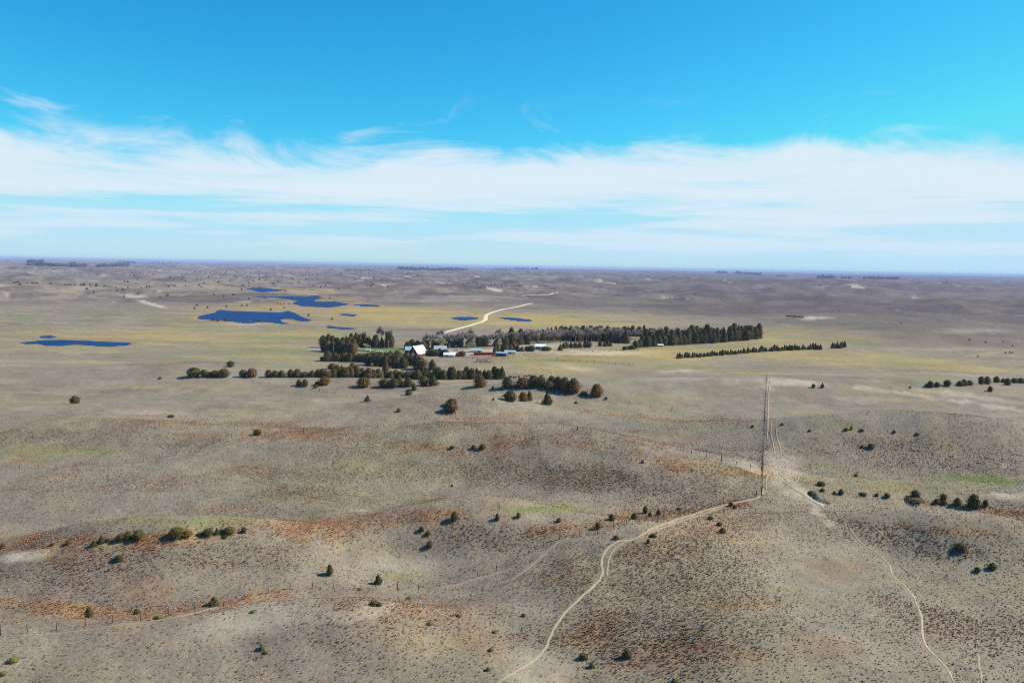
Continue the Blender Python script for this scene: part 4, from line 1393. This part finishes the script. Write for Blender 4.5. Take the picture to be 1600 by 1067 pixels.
GB = "leafless trees of the mixed belt"
for q_, (x_, y_) in enumerate(sorted(along([(666, 543.5), (720, 542.5), (790, 539.5), (870, 534.5), (940, 534)], 7.0))):
    bare(x_, y_, rng.uniform(18, 26), rng.uniform(12, 17), "%s grey leafless tree in the mixed belt behind the farm, from left" % ordinal(q_), GB)
for q_, (x_, y_) in enumerate(sorted(along([(900, 528), (1000, 529), (1120, 526)], 11))):
    bare(x_, y_, rng.uniform(14, 18), rng.uniform(10, 14), "%s grey leafless tree among the shelterbelt cedars, from left" % ordinal(q_), "leafless trees in the shelterbelt")
for (x_, y_, h_, w_, lb) in ((568, 542, 27, 9, "thin leafless tree rising above the left grove"), (595, 541, 35, 11, "tallest leafless tree above the left grove"),
                             (604, 541, 28, 8, "dark forked leafless tree above the left grove"), (609, 541, 29, 9, "leafless tree at the right of the left grove"),
                             (559, 541, 24, 6, "small leafless tree above the left grove"), (688, 536, 23, 10, "tall dark leafless tree at the foot of the gravel road"),
                             (736, 535, 24, 16, "spreading leafless tree above the mixed belt"), (778, 533, 22, 10, "thin leafless tree above the middle of the mixed belt")):
    bare(x_, y_, h_, w_, lb)
for (x_, y_, h_, w_, lb) in ((683, 545, 17, 10, "left one of two pale budding trees behind the barn"), (692, 545, 18, 11, "right one of two pale budding trees behind the barn"),
                             (737, 549, 15, 13, "pale budding tree before the mixed belt"), (554, 550, 13, 11, "tan budding tree in the left grove"),
                             (571, 548, 12, 12, "pale budding tree at the lawn's left end")):
    bare(x_, y_, h_, w_, lb, bud=True, name="budding_tree")
for q_, (x_, y_) in enumerate(((726, 450), (733, 447), (746, 449), (753, 450), (757, 450), (763, 450.5), (767, 450), (773, 449), (777, 450), (784, 450.5), (790, 450), (800, 451), (806, 451), (811, 451), (814, 451))):
    bare(x_, y_, rng.uniform(5, 8), rng.uniform(3.5, 6), "%s dead grey tree in the ragged line on the far plain, from left" % ordinal(q_), "dead trees on the far plain")

# far specks
FL = [(23, 442, 2, 4.5), (28, 441.5, 2.4, 5), (31, 445.5, 2.8, 4), (43, 443.5, 2, 3), (51, 443, 2, 5), (55, 443, 2, 5), (59, 443.5, 2.6, 4), (79, 444, 2, 4), (102, 445.5, 2, 3), (107, 446, 2, 4),
      (111, 446, 2, 4), (117, 446.5, 2, 3), (126, 446.5, 3, 3), (131, 446.5, 4, 5), (141, 446.8, 3.6, 4), (151, 447, 4, 4.5), (164, 447, 1.6, 5), (135.5, 452.5, 3, 4), (147, 457.5, 2.8, 3),
      (181, 451, 2.8, 3), (183.5, 455, 2.6, 4), (192, 454, 3.8, 4), (194, 464.5, 2.4, 3.5), (200, 450.5, 1.6, 3), (216, 459, 2.6, 3), (221, 450.5, 1.6, 3), (262, 462.5, 2.2, 5), (250, 465, 1.4, 5)]
for q_ in FL:
    speck(*q_, "small dark cedar in the broken line on the far left plain", "small cedars on the far left plain")
FP = [(304, 483, 3, 3.5), (307.5, 478, 3, 3), (308, 477.5, 2.5, 3), (324, 481.5, 3, 5), (334, 461, 2.4, 3), (350, 464, 2.4, 3), (354, 479.5, 2.6, 3), (364.5, 461.5, 2.8, 4), (389, 467.5, 2.6, 3), (378, 478.5, 2.4, 3),
      (386, 478, 2.4, 3), (423, 485, 3.4, 4.5), (444, 482, 2.6, 3), (456, 466.5, 2.6, 3.5), (482, 493.5, 3.4, 3.5), (519, 499.5, 3, 4), (335, 501, 4, 4), (340.5, 502, 3.6, 4), (353, 502, 3.4, 5), (374.5, 504.5, 2.8, 3.5),
      (406, 502.5, 3, 6), (452, 475.5, 1.8, 3), (434, 474.5, 1.6, 2.5), (439, 475, 1.6, 2.5), (444, 475, 1.6, 2.5), (575, 471, 2, 2), (515, 466, 2, 2.5), (446, 455.5, 2, 3), (529, 452, 2, 2.5), (413, 466.5, 2, 3)]
for q_ in FP:
    speck(*q_, "small dark cedar near the blue ponds", "small cedars round the ponds")
for k in range(110):
    x_ = rng.uniform(180, 720)
    y_ = rng.triangular(421.5 + x_ * 0.004, 458, 424 + x_ * 0.006)
    hh = 1.3 + (y_ - 420) * 0.035
    speck(x_, y_, hh * rng.uniform(0.8, 1.4), hh * rng.uniform(1.0, 1.7), "tiny dark cedar dotted over the far plain beyond the ponds", "tiny cedars on the far plain")
for q_ in ((1408, 506, 2, 2.5), (1515, 531, 2.2, 3), (1540, 535, 2, 3.5), (1568, 534, 2, 2.5), (1582, 541, 2, 2.5), (1571, 552, 2.2, 3), (1578, 551.5, 2.2, 3), (1582, 551.5, 2, 3), (1528, 557.5, 2, 3)):
    speck(*q_, "tiny dark bush on the dunes at far right", "tiny bushes on the far right dunes")

# far woods seen as one mass
def grove(pix, hp, label, n, spread=1.0):
    p0 = at(*pix[len(pix) // 2])
    v, f, lv = [], [], []
    base = SMALL[0]
    co = np.empty(len(base.vertices) * 3, dtype=np.float32)
    base.vertices.foreach_get('co', co)
    co = co.reshape(-1, 3)
    polys = [tuple(p.vertices) for p in base.polygons]
    lvs = np.empty(len(base.vertices), dtype=np.float32)
    base.attributes['leafv'].data.foreach_get('value', lvs)
    for k in range(n):
        t = (k + rng.random()) / n * (len(pix) - 1)
        i_ = min(int(t), len(pix) - 2)
        u = t - i_
        x_ = pix[i_][0] + (pix[i_ + 1][0] - pix[i_][0]) * u
        y_ = pix[i_][1] + (pix[i_ + 1][1] - pix[i_][1]) * u + rng.uniform(-0.4, 0.2) * spread
        p = at(x_, y_)
        s = scale_at(p)
        hm = hp * s * rng.uniform(0.8, 1.5)
        wm = hp * s * rng.uniform(1.2, 2.3)
        b0 = len(v)
        a_ = rng.uniform(0, 6.28)
        c_, s_ = math.cos(a_), math.sin(a_)
        for (qx, qy, qz) in co:
            v.append((p.x + (qx * c_ - qy * s_) * wm - p0.x, p.y + (qx * s_ + qy * c_) * wm - p0.y, p.z + qz * hm - 0.3 - p0.z))
        lv.append(lvs)
        f += [tuple(b0 + i2 for i2 in pl) for pl in polys]
    me = mesh_np("distant_grove", v, f, M_CEDAR)
    at_ = me.attributes.new('leafv', 'FLOAT', 'POINT')
    at_.data.foreach_set('value', np.concatenate(lv))
    o = obj("distant_grove", me)
    o.location = p0
    return tag(o, label, "wood", "far groves on the horizon", 'stuff')


GROVES = [([(44, 410.2), (68, 410.6)], 3.2, "small far grove on the skyline at upper left", 14), ([(42, 415), (66, 415.4), (80, 416), (105, 416.8), (122, 417), (133, 417)], 3.6, "long dark far grove at upper left", 40),
          ([(152, 417), (175, 416.4), (200, 415.6)], 3.6, "dark compact far grove right of the long one at upper left", 26), ([(112, 412.6), (118, 412.6)], 2.6, "dot-like far grove above the gap at upper left", 4),
          ([(185, 410.4), (212, 411.6)], 2.4, "thin far grove near the skyline left", 16), ([(235, 412), (283, 412.4)], 1.4, "faint string of far trees on the left skyline", 16),
          ([(622, 420.5), (650, 422), (690, 423.2), (728, 422.6)], 3.2, "long dark far wood left of centre below the skyline", 48), ([(540, 423), (585, 423.6)], 1.8, "faint far tree line left of the long wood", 16),
          ([(640, 413.8), (690, 415)], 1.6, "thin far wood on the skyline left of centre", 16), ([(802, 421), (812, 420.6), (840, 421)], 2.2, "far wood in the middle below the skyline", 18),
          ([(772, 421.6), (798, 421.8)], 1.5, "faint far tree line left of the middle wood", 10), ([(1120, 427), (1136, 427.4)], 3.0, "two-humped far grove right of centre", 7),
          ([(1150, 428.2), (1190, 430.4)], 3.0, "dark far wood right of centre", 20), ([(1212, 432), (1228, 432.2)], 1.5, "faint far grove right of the dark wood", 8),
          ([(1278, 434.6), (1302, 434.8)], 3.4, "dark rounded far grove in the right half", 14), ([(1314, 435), (1330, 435)], 2.2, "smaller far grove beside the dark rounded one", 8),
          ([(1350, 435.6), (1404, 436.2)], 2.6, "long thin far wood in the right half", 24), ([(1228, 494), (1240, 495.4), (1256, 497)], 2.0, "dark scrub along the sandy bank behind the windbreak", 14),
          ([(1474, 442.6), (1483, 443)], 1.6, "tiny far grove at right", 4)]
for g_ in GROVES:
    grove(*g_)

# ------------------------------------------------------------------ farm buildings
M_RED = plain("barn_red_paint", lin(112, 34, 34), 0.8, 0.2, 0.15, 1.5)
M_WHITE = plain("white_metal_roof", (0.80, 0.80, 0.80), 0.5, 0.3, 0.04, 0.6)
M_BLUEROOF = plain("pale_blue_metal_roof", lin(150, 186, 206), 0.5, 0.3, 0.08, 0.7)
M_GREYROOF = plain("grey_metal_roof", lin(168, 184, 190), 0.55, 0.3, 0.1, 0.7)
M_CREAM = plain("cream_siding", lin(214, 206, 190), 0.8, 0.2, 0.06, 1.0)
M_BLUEWALL = plain("blue_siding", lin(58, 88, 140), 0.7, 0.2, 0.1, 1.0)
M_GLASS = plain("window_glass", (0.02, 0.025, 0.03), 0.1, 0.5)
M_TRIM = plain("white_trim", (0.75, 0.75, 0.73), 0.6, 0.2)
M_WOOD = plain("weathered_wood", lin(92, 82, 74), 0.9, 0.1, 0.25, 8.0)
M_RUSTPIPE = plain("rusty_pipe", lin(134, 86, 66), 0.8, 0.2, 0.2, 5.0)
M_GALV = plain("galvanised_steel", lin(150, 150, 156), 0.5, 0.4, 0.1, 3.0)
M_TYRE = plain("tyre_rubber", (0.02, 0.02, 0.02), 0.8, 0.2)
M_VWHITE = plain("white_vehicle_paint", (0.78, 0.79, 0.80), 0.3, 0.5)
M_VSILV = plain("silver_vehicle_paint", (0.5, 0.53, 0.57), 0.3, 0.5)


def building(name, px, py, L_, D, hw, hr, deg, wall, roof, label, cat="building", front=0.5, doors=(), windows=(), over=0.35, ribs=0):
    """ridge along local x; local -y is the eaves side turned to the viewer"""
    p = at(px, py)
    rz = math.radians(deg)
    o = thing(name, p - Vector((0, 0, 0.15)), rz)
    tag(o, label, cat)
    x0, x1, y0, y1 = -L_ / 2, L_ / 2, -D / 2, D / 2
    m = MB()
    b = 0
    m.v += [(x0, y0, 0), (x1, y0, 0), (x1, y1, 0), (x0, y1, 0), (x0, y0, hw), (x1, y0, hw), (x1, y1, hw), (x0, y1, hw), (x0, 0, hw + hr), (x1, 0, hw + hr)]
    m.f += [(0, 1, 5, 4), (2, 3, 7, 6), (1, 2, 6, 9, 5), (3, 0, 4, 8, 7)]
    m.build("wall", wall, o)
    sl = hr / (D / 2)
    ex, ey = over, over
    rf = MB()
    za = hw - sl * ey + 0.06
    zt = hw + hr + 0.06
    rf.slab([(x0 - ex, y0 - ey, za), (x1 + ex, y0 - ey, za), (x1 + ex, 0, zt), (x0 - ex, 0, zt)], 0.10)
    front_roof = rf.build("roof", roof, o)
    rf = MB()
    rf.slab([(x1 + ex, y1 + ey, za), (x0 - ex, y1 + ey, za), (x0 - ex, 0, zt), (x1 + ex, 0, zt)], 0.10)
    rear_roof = rf.build("roof", roof, o)
    if ribs:
        for (part, sg) in ((front_roof, -1), (rear_roof, 1)):
            rb = MB()
            for k in range(ribs + 1):
                x_ = x0 - ex + 0.05 + (L_ + 2 * ex - 0.1) * k / ribs
                a_ = Vector((x_, sg * (D / 2 + ey), za + 0.02))
                c_ = Vector((x_, 0, zt + 0.02))
                rb.tube(a_, c_, 0.035, 0.035, 4)
            rb.build("seam", roof, part)
    for (side, u, w, hgt, z0, mat) in doors:
        dr = MB()
        if side == 'f':
            dr.box(u - w / 2, u + w / 2, y0 - 0.08, y0 + 0.05, z0, z0 + hgt)
        elif side == 'l':
            dr.box(x0 - 0.08, x0 + 0.05, u - w / 2, u + w / 2, z0, z0 + hgt)
        else:
            dr.box(x1 - 0.05, x1 + 0.08, u - w / 2, u + w / 2, z0, z0 + hgt)
        dr.build("door", mat, o)
    for (side, u, w, hgt, z0) in windows:
        fr, gl = MB(), MB()
        if side == 'f':
            fr.box(u - w / 2 - .1, u + w / 2 + .1, y0 - 0.06, y0 + 0.05, z0 - .1, z0 + hgt + .1)
            gl.box(u - w / 2, u + w / 2, y0 - 0.09, y0, z0, z0 + hgt)
        else:
            fr.box(x0 - 0.06, x0 + 0.05, u - w / 2 - .1, u + w / 2 + .1, z0 - .1, z0 + hgt + .1)
            gl.box(x0 - 0.09, x0, u - w / 2, u + w / 2, z0, z0 + hgt)
        wf = fr.build("window", M_TRIM, o)
        gl.build("pane", M_GLASS, wf)
    return o


building("barn", 653, 556.0, 12.5, 9.5, 2.6, 5.8, 60, M_RED, M_WHITE, "red barn with a steep bright white metal roof", "barn",
         doors=(('l', 0, 2.6, 3.0, 0, M_TRIM),), windows=(('l', 0, 1.2, 1.2, 4.6), ('f', -3, 1.0, 0.9, 1.2), ('f', 2, 1.0, 0.9, 1.2)), ribs=14)
building("shed", 639.5, 552.5, 6.5, 7.0, 3.4, 2.6, 14, M_RED, M_BLUEROOF, "shed with a pale blue metal roof touching the barn's left side", "shed", doors=(('f', 0, 2.0, 2.2, 0, M_TRIM),), ribs=8)
building("farmhouse", 688, 550.5, 10.0, 8.0, 3.0, 2.6, 4, M_CREAM, M_GREYROOF, "farmhouse with a grey-blue roof half hidden by cedars right of the barn", "house",
         doors=(('f', 1, 1.0, 2.1, 0, M_WOOD),), windows=(('f', -3, 1.3, 1.2, 1.1), ('f', 3.4, 1.3, 1.2, 1.1)), ribs=9)
building("shed", 703, 557.0, 9.0, 6.0, 1.9, 1.3, -8, M_CREAM, M_WHITE, "low shed with a whitish roof left of the round cedar", "shed", doors=(('f', -2, 1.6, 1.7, 0, M_WOOD),), ribs=8)
building("shed", 715, 556.8, 5.5, 4.5, 1.9, 1.0, -10, M_RED, M_RED, "low red shed between the white-roofed shed and the round cedar", "shed", doors=(('f', 0, 1.6, 1.6, 0, M_WOOD),))
building("cattle_shed", 758, 554.2, 18.0, 3.2, 1.7, 0.5, 6, M_RED, M_RED, "long low dark red cattle shed along the corral", "shed", doors=(('f', -5, 2.2, 1.5, 0, M_GLASS), ('f', 3, 2.2, 1.5, 0, M_GLASS)))
building("shed", 784, 556.0, 8.5, 5.0, 2.6, 0.7, -14, M_BLUEWALL, M_BLUEROOF, "dark blue walled shed at the end of the long red one", "shed", doors=(('f', 0, 2.6, 2.2, 0, M_GLASS),))
building("shed", 797, 552.6, 8.5, 4.0, 1.9, 1.1, 2, M_CREAM, M_GREYROOF, "low grey roofed shed behind the dark blue one", "shed", doors=(('f', 0, 1.6, 1.6, 0, M_WOOD),))
building("shed", 744, 550.0, 9.5, 5.0, 1.8, 1.3, 3, M_CREAM, M_GREYROOF, "low shed with a pale greenish roof below the budding tree", "shed", doors=(('f', 2, 1.6, 1.6, 0, M_WOOD),))
building("farmhouse", 845, 545.2, 8.5, 6.5, 2.6, 1.7, -6, M_BLUEWALL, M_WHITE, "blue walled house with a white roof before the shelterbelt", "house",
         doors=(('f', 0, 1.0, 2.0, 0, M_TRIM),), windows=(('f', -2.6, 1.2, 1.0, 1.1), ('f', 2.6, 1.2, 1.0, 1.1)), ribs=8)
building("shed", 806, 540.5, 4.5, 4.0, 2.2, 1.0, 0, M_RED, M_RED, "tiny red shed in front of the mixed belt", "shed", doors=(('f', 0, 1.4, 1.8, 0, M_TRIM),))
building("shed", 1031, 541.5, 5.4, 3.0, 1.7, 0.6, 0, M_BLUEWALL, M_WHITE, "tiny white roofed shed at the shelterbelt's front edge", "shed", doors=(('f', 0, 1.2, 1.5, 0, M_WOOD),))
building("shed", 575.5, 549.0, 4.0, 3.2, 1.6, 0.7, 4, M_CREAM, M_GREYROOF, "small pale shed at the back of the lawn", "shed", doors=(('f', 0, 1.0, 1.5, 0, M_WOOD),))


def vehicle(px, py, deg, L_, paint, label, cat, kind="pickup"):
    p = at(px, py)
    o = thing("parked_" + kind, p, math.radians(deg))
    tag(o, label, cat)
    w = 1.9
    if kind == "pickup":
        prof = [(-L_ / 2, .55), (-L_ / 2, 1.15), (-0.1 * L_, 1.15), (-.08 * L_, 1.85), (.14 * L_, 1.85), (.24 * L_, 1.2), (L_ / 2, 1.08), (L_ / 2, .5)]
    else:
        prof = [(-L_ / 2, .5), (-L_ / 2, 2.3), (L_ * .46, 2.3), (L_ / 2, 2.0), (L_ / 2, .5)]
    m = MB()
    n = len(prof)
    m.v += [(x_, -w / 2, z_) for x_, z_ in prof] + [(x_, w / 2, z_) for x_, z_ in prof]
    m.f += [tuple(range(n)), tuple(reversed(range(n, 2 * n)))] + [(i_, n + i_, n + (i_ + 1) % n, (i_ + 1) % n) for i_ in range(n)]
    m.build("body", paint, o)
    for sx in (-.3, .3):
        for sy in (-1, 1):
            wl = MB()
            wl.tube((L_ * sx, sy * (w / 2 - .12), .38), (L_ * sx, sy * (w / 2 + .06), .38), .38, .38, 12)
            wl.build("wheel", M_TYRE, o)
    if kind == "pickup":
        for sy in (-1, 1):
            gl = MB()
            y_ = sy * (w / 2 + .01)
            gl.poly([(-.05 * L_, y_, 1.25), (.18 * L_, y_, 1.25), (.12 * L_, y_, 1.75), (-.05 * L_, y_, 1.75)])
            gl.build("window", M_GLASS, o)
        ws = MB()
        ws.poly([(.235 * L_, -.8, 1.25), (.235 * L_, .8, 1.25), (.155 * L_, .75, 1.8), (.155 * L_, -.75, 1.8)])
        ws.build("windscreen", M_GLASS, o)
    else:
        ht = MB()
        ht.box(L_ / 2, L_ / 2 + 1.0, -.08, .08, .5, .62)
        ht.build("hitch", M_GALV, o)
        for k in (-.25, .05):
            wd = MB()
            wd.box(L_ * k - .4, L_ * k + .4, -w / 2 - .02, -w / 2 + .02, 1.3, 1.9)
            wd.build("window", M_GLASS, o)
    return o


vehicle(592.5, 552.6, 8, 5.0, M_VWHITE, "long white trailer parked at the front of the lawn", "trailer", "trailer")
vehicle(604.5, 551.2, -6, 4.8, M_VWHITE, "white pickup parked right of the trailer on the lawn", "pickup", "pickup")
vehicle(564, 556.0, 15, 4.6, M_VSILV, "silver pickup behind the cedar row at the lawn's left corner", "pickup", "pickup")
vehicle(712, 548.5, 10, 5.0, M_VSILV, "dark silver pickup in the bare farmyard", "pickup", "pickup")

# livestock pens: panels of rails
def pens(px, py, deg, label):
    p = at(px, py)
    o = thing("loading_pen", p, math.radians(deg))
    tag(o, label, "pen")
    for (x0, y0, x1, y1) in ((-4, -1.6, 4, -1.6), (-4, 1.6, 4, 1.6), (-4, -1.6, -4, 1.6), (4, -1.6, 4, 1.6), (0, -1.6, 0, 1.6)):
        pn_ = MB()
        for k in range(5):
            z_ = 0.3 + k * 0.36
            pn_.tube((x0, y0, z_), (x1, y1, z_), .09, .09, 5)
        pn_.build("rail_panel", M_GALV, o)
        for (xx, yy) in ((x0, y0), (x1, y1)):
            q_ = MB()
            q_.tube((xx, yy, -.2), (xx, yy, 2.0), .1, .1, 6)
            q_.build("post", M_GALV, o)
    ch = MB()
    ch.slab([(4.2, -.9, 0.2), (7.0, -.9, 1.1), (7.0, .9, 1.1), (4.2, .9, 0.2)][::-1], .12)
    ch.build("ramp", M_WOOD, o)
    return o


pens(754, 565.5, -6, "grey loading pen of steel rails in front of the corral")

# ------------------------------------------------------------------ fences
POST = MB().tube((0, 0, -.4), (0, 0, 1.35), .085, .075, 6).mesh("post", M_WOOD)
POSTB = MB().tube((0, 0, -.4), (0, 0, 1.9), .15, .13, 7).mesh("corner_post", M_WOOD)
POSTR = MB().tube((0, 0, -.4), (0, 0, 1.7), .12, .12, 6).mesh("corral_post", M_RUSTPIPE)
M_WIRE = plain("fence_wire", lin(110, 104, 98), 0.6, 0.3)


def fence(pix, gap, label, name="wire_fence", post=POST, corner=(), heights=(.4, .8, 1.2), wr=.008, wmat=None, rail="wire", big=0):
    P = [at(*q_) for q_ in pix]
    # walk along the ground line
    st, carry = [], 0.0
    for a_, b_ in zip(P[:-1], P[1:]):
        d = b_ - a_
        L_ = math.hypot(d.x, d.y)
        t = carry
        while t < L_:
            q_ = a_ + d * (t / L_)
            st.append(Vector((q_.x, q_.y, ground_z(q_.x, q_.y))))
            t += gap
        carry = t - L_
    st.append(P[-1])
    c = st[len(st) // 2]
    o = thing(name, c)
    tag(o, label, "fence")
    for k, q_ in enumerate(st):
        isb = big and k % big == 0
        pp = obj("post", POSTB if isb or k in (0, len(st) - 1) and post is POST else post, o)
        pp.location = q_ - c + Vector((rng.uniform(-.1, .1), rng.uniform(-.1, .1), rng.uniform(-.12, .1)))
        pp.rotation_euler = (rng.uniform(-.07, .07), rng.uniform(-.07, .07), rng.uniform(0, 3))
    for hz in heights:
        m = MB()
        for a_, b_ in zip(st[:-1], st[1:]):
            m.tube(a_ - c + Vector((0, 0, hz)), b_ - c + Vector((0, 0, hz)), wr, wr, 3, False)
        m.build(rail, wmat or M_WIRE, o)
    return o


fence([(0, 993), (60, 987), (125, 979), (200, 970), (262, 962), (320, 951), (380, 936), (430, 924), (500, 917.5), (560, 922), (610, 923), (690, 916), (760, 896), (800, 884), (830, 863), (870, 843), (900, 838), (928, 836), (950, 831), (1000, 817), (1050, 803), (1125, 787), (1163, 781), (1190, 774)], 4.6,
      "wire fence on weathered posts winding across the foreground to the fence corner", big=9)
fence([(1190, 772), (1191, 735), (1193, 690), (1195, 640), (1197, 605), (1198.5, 588)], 4.6, "straight dark wire fence running away from the fence corner", big=11)
fence([(0, 735), (40, 733), (110, 731.5), (165, 727), (200, 723), (270, 712), (340, 692), (395, 678), (450, 679), (535, 673), (595, 667), (640, 660), (680, 650), (715, 648), (760, 646), (805, 653), (850, 660), (880, 669), (925, 678), (960, 686), (996, 694), (1055, 703), (1096, 713), (1140, 723), (1190, 737)], 5.2,
      "wire fence crossing the middle slope below the knoll from the left edge", big=10)
fence([(395, 598), (410, 601), (440, 605), (470, 605), (500, 611), (530, 617), (560, 623), (580, 628)], 5.5, "short wire fence below the thin cedar row", big=8)
fence([(918, 613), (950, 623), (990, 632), (1050, 642)], 6.0, "faint wire fence right of the last bronze cedar", big=8)
fence([(724, 559), (745, 561), (770, 562), (800, 561), (840, 563), (880, 565), (930, 567), (990, 572)], 5.5, "rust-coloured pipe fence round the corral", name="corral_fence", post=POSTR,
      heights=(.5, 1.0, 1.5), wr=.05, wmat=M_RUSTPIPE, rail="rail")
fence([(808, 553), (850, 553.5), (900, 552), (950, 549), (1000, 548)], 6.0, "weathered fence along the back of the corral", name="corral_fence", post=POSTR, heights=(.6, 1.2), wr=.05, wmat=M_WOOD, rail="rail")

# dead weeds blown against the straight fence
def weed_drift():
    R_ = random.Random(3)
    P = [at(*q_) for q_ in ((1190, 770), (1191, 735), (1193, 690), (1195, 640), (1197, 605), (1198.5, 590))]
    v, f = [], []
    c = P[2]
    for a_, b_ in zip(P[:-1], P[1:]):
        n = int((b_ - a_).length * 2.4)
        for k in range(n):
            q_ = a_.lerp(b_, R_.random())
            q_ = Vector((q_.x + R_.gauss(0, .28), q_.y, 0))
            q_.z = ground_z(q_.x, q_.y)
            s = R_.uniform(.15, .36)
            for _ in range(4):
                d = Vector((R_.uniform(-1, 1), R_.uniform(-1, 1), R_.uniform(.1, 1))).normalized()
                e = d.orthogonal().normalized() * s * .4
                p = q_ - c + Vector((0, 0, s * .2))
                b0 = len(v)
                v += [tuple(p - e), tuple(p + d * s), tuple(p + e)]
                f.append((b0, b0 + 1, b0 + 2))
    me = mesh_np("weed_drift", v, f, plain("dead_weeds", lin(116, 100, 84), .9, .1, .2, 2.0))
    o = obj("weed_drift", me)
    o.location = c
    return tag(o, "dark dead weeds caught along the straight fence", "weeds", kind='stuff')


weed_drift()


# ------------------------------------------------------------------ poles
def pole(px, py, hm, label):
    p = at(px, py)
    o = thing("power_pole", p, rng.uniform(-.3, .3))
    tag(o, label, "pole")
    m = MB().tube((0, 0, -.5), (0, 0, hm), .2, .15, 8)
    m.build("pole", M_WOOD2, o)
    arm = MB().box(-1.2, 1.2, -.09, .09, hm - .9, hm - .7).build("crossarm", M_WOOD2, o)
    for x_ in (-1.05, -.45, .45, 1.05):
        MB().tube((x_, 0, hm - .7), (x_, 0, hm - .48), .06, .05, 6).build("insulator", M_TRIM, arm)
    return o


M_WOOD2 = plain("pale_pole_wood", lin(168, 160, 152), .85, .1, .12, 4.0)
pole(521.5, 552.6, 9.5, "tall pale power pole in front of the left grove")
pole(606.5, 547.5, 8.5, "power pole standing on the lawn")
pole(440.5, 522.0, 11.0, "power pole alone in the meadow below the largest pond")
pole(391.0, 517.5, 11.0, "power pole left of the meadow one below the largest pond")
pole(692, 546, 11.0, "power pole behind the farmhouse")

# ------------------------------------------------------------------ cattle
def cow_mesh(name, mat):
    pts = [(-.75, 0, 1.05, .26), (-.35, 0, 1.08, .33), (.1, 0, 1.04, .34), (.55, 0, 1.1, .30), (.85, 0, 1.22, .19), (1.08, 0, 1.30, .15), (1.38, 0, 1.12, .09),
           (-.62, .2, .75, .15), (-.70, .2, .42, .08), (-.64, .2, .02, .06), (-.62, -.2, .75, .15), (-.70, -.2, .42, .08), (-.64, -.2, .02, .06),
           (.52, .2, .72, .14), (.54, .2, .40, .075), (.52, .2, .02, .06), (.52, -.2, .72, .14), (.54, -.2, .40, .075), (.52, -.2, .02, .06),
           (-1.0, 0, 1.0, .05), (-1.05, 0, .45, .035), (1.05, .2, 1.38, .05), (1.05, -.2, 1.38, .05)]
    ed = [(0, 1), (1, 2), (2, 3), (3, 4), (4, 5), (5, 6), (0, 7), (7, 8), (8, 9), (0, 10), (10, 11), (11, 12), (3, 13), (13, 14), (14, 15), (3, 16), (16, 17), (17, 18), (0, 19), (19, 20), (5, 21), (5, 22)]
    me = bpy.data.meshes.new(name)
    me.from_pydata([p[:3] for p in pts], ed, [])
    t = bpy.data.objects.new(name + "_build", me)
    COL.objects.link(t)
    sk = t.modifiers.new("skin", 'SKIN')
    for i_, p in enumerate(pts):
        me.skin_vertices[0].data[i_].radius = (p[3], p[3])
        me.skin_vertices[0].data[i_].use_root = (i_ == 1)
    sb = t.modifiers.new("sub", 'SUBSURF')
    sb.levels = sb.render_levels = 1
    dg = bpy.context.evaluated_depsgraph_get()
    out = bpy.data.meshes.new_from_object(t.evaluated_get(dg))
    out.name = name
    out.materials.clear()
    out.materials.append(mat)
    bpy.data.objects.remove(t)
    return out


COWB = cow_mesh("black_cow", plain("black_hide", (0.012, 0.011, 0.011), .7, .2))
COWR = cow_mesh("brown_cow", plain("red_brown_hide", lin(110, 58, 38), .7, .2, .15, 2.0))
for (x_, y_, deg, me, lb) in ((798, 591.5, 170, COWB, "black cow at the left of the small herd, behind the dark green cedar"), (804.5, 592.5, 20, COWB, "black cow second from the left in the small herd"),
                              (811, 591.5, 100, COWB, "black cow nearest the brown ones in the small herd"), (821, 590.8, 5, COWR, "red-brown cow left above the broad bronze cedar"),
                              (828.5, 590.0, 160, COWR, "red-brown cow right above the broad bronze cedar"), (846, 590.0, 10, COWR, "red-brown cow behind the broad green clump")):
    p = at(x_, y_)
    o = obj("cow", me)
    o.location = p
    o.rotation_euler = (0, 0, math.radians(deg))
    o.scale = (1.25, 1.25, 1.25)
    tag(o, lb, "cow", "small herd by the cedar line")

# ------------------------------------------------------------------ air
hz = MB().box(-43500, 43500, -43500, 43500, -70, 95)
M_HAZE = bpy.data.materials.new("haze")
M_HAZE.use_nodes = True
ht = M_HAZE.node_tree
for n in list(ht.nodes):
    ht.nodes.remove(n)
pv = ht.nodes.new('ShaderNodeVolumePrincipled')
pv.inputs['Color'].default_value = (0.40, 0.52, 0.84, 1)
pv.inputs['Density'].default_value = 4.5e-5
pv.inputs['Anisotropy'].default_value = 0.0
ho = ht.nodes.new('ShaderNodeOutputMaterial')
ht.links.new(pv.outputs[0], ho.inputs['Volume'])
hb = hz.build("haze", M_HAZE)
tag(hb, "thin blue haze over the whole plain", "haze", kind='stuff')
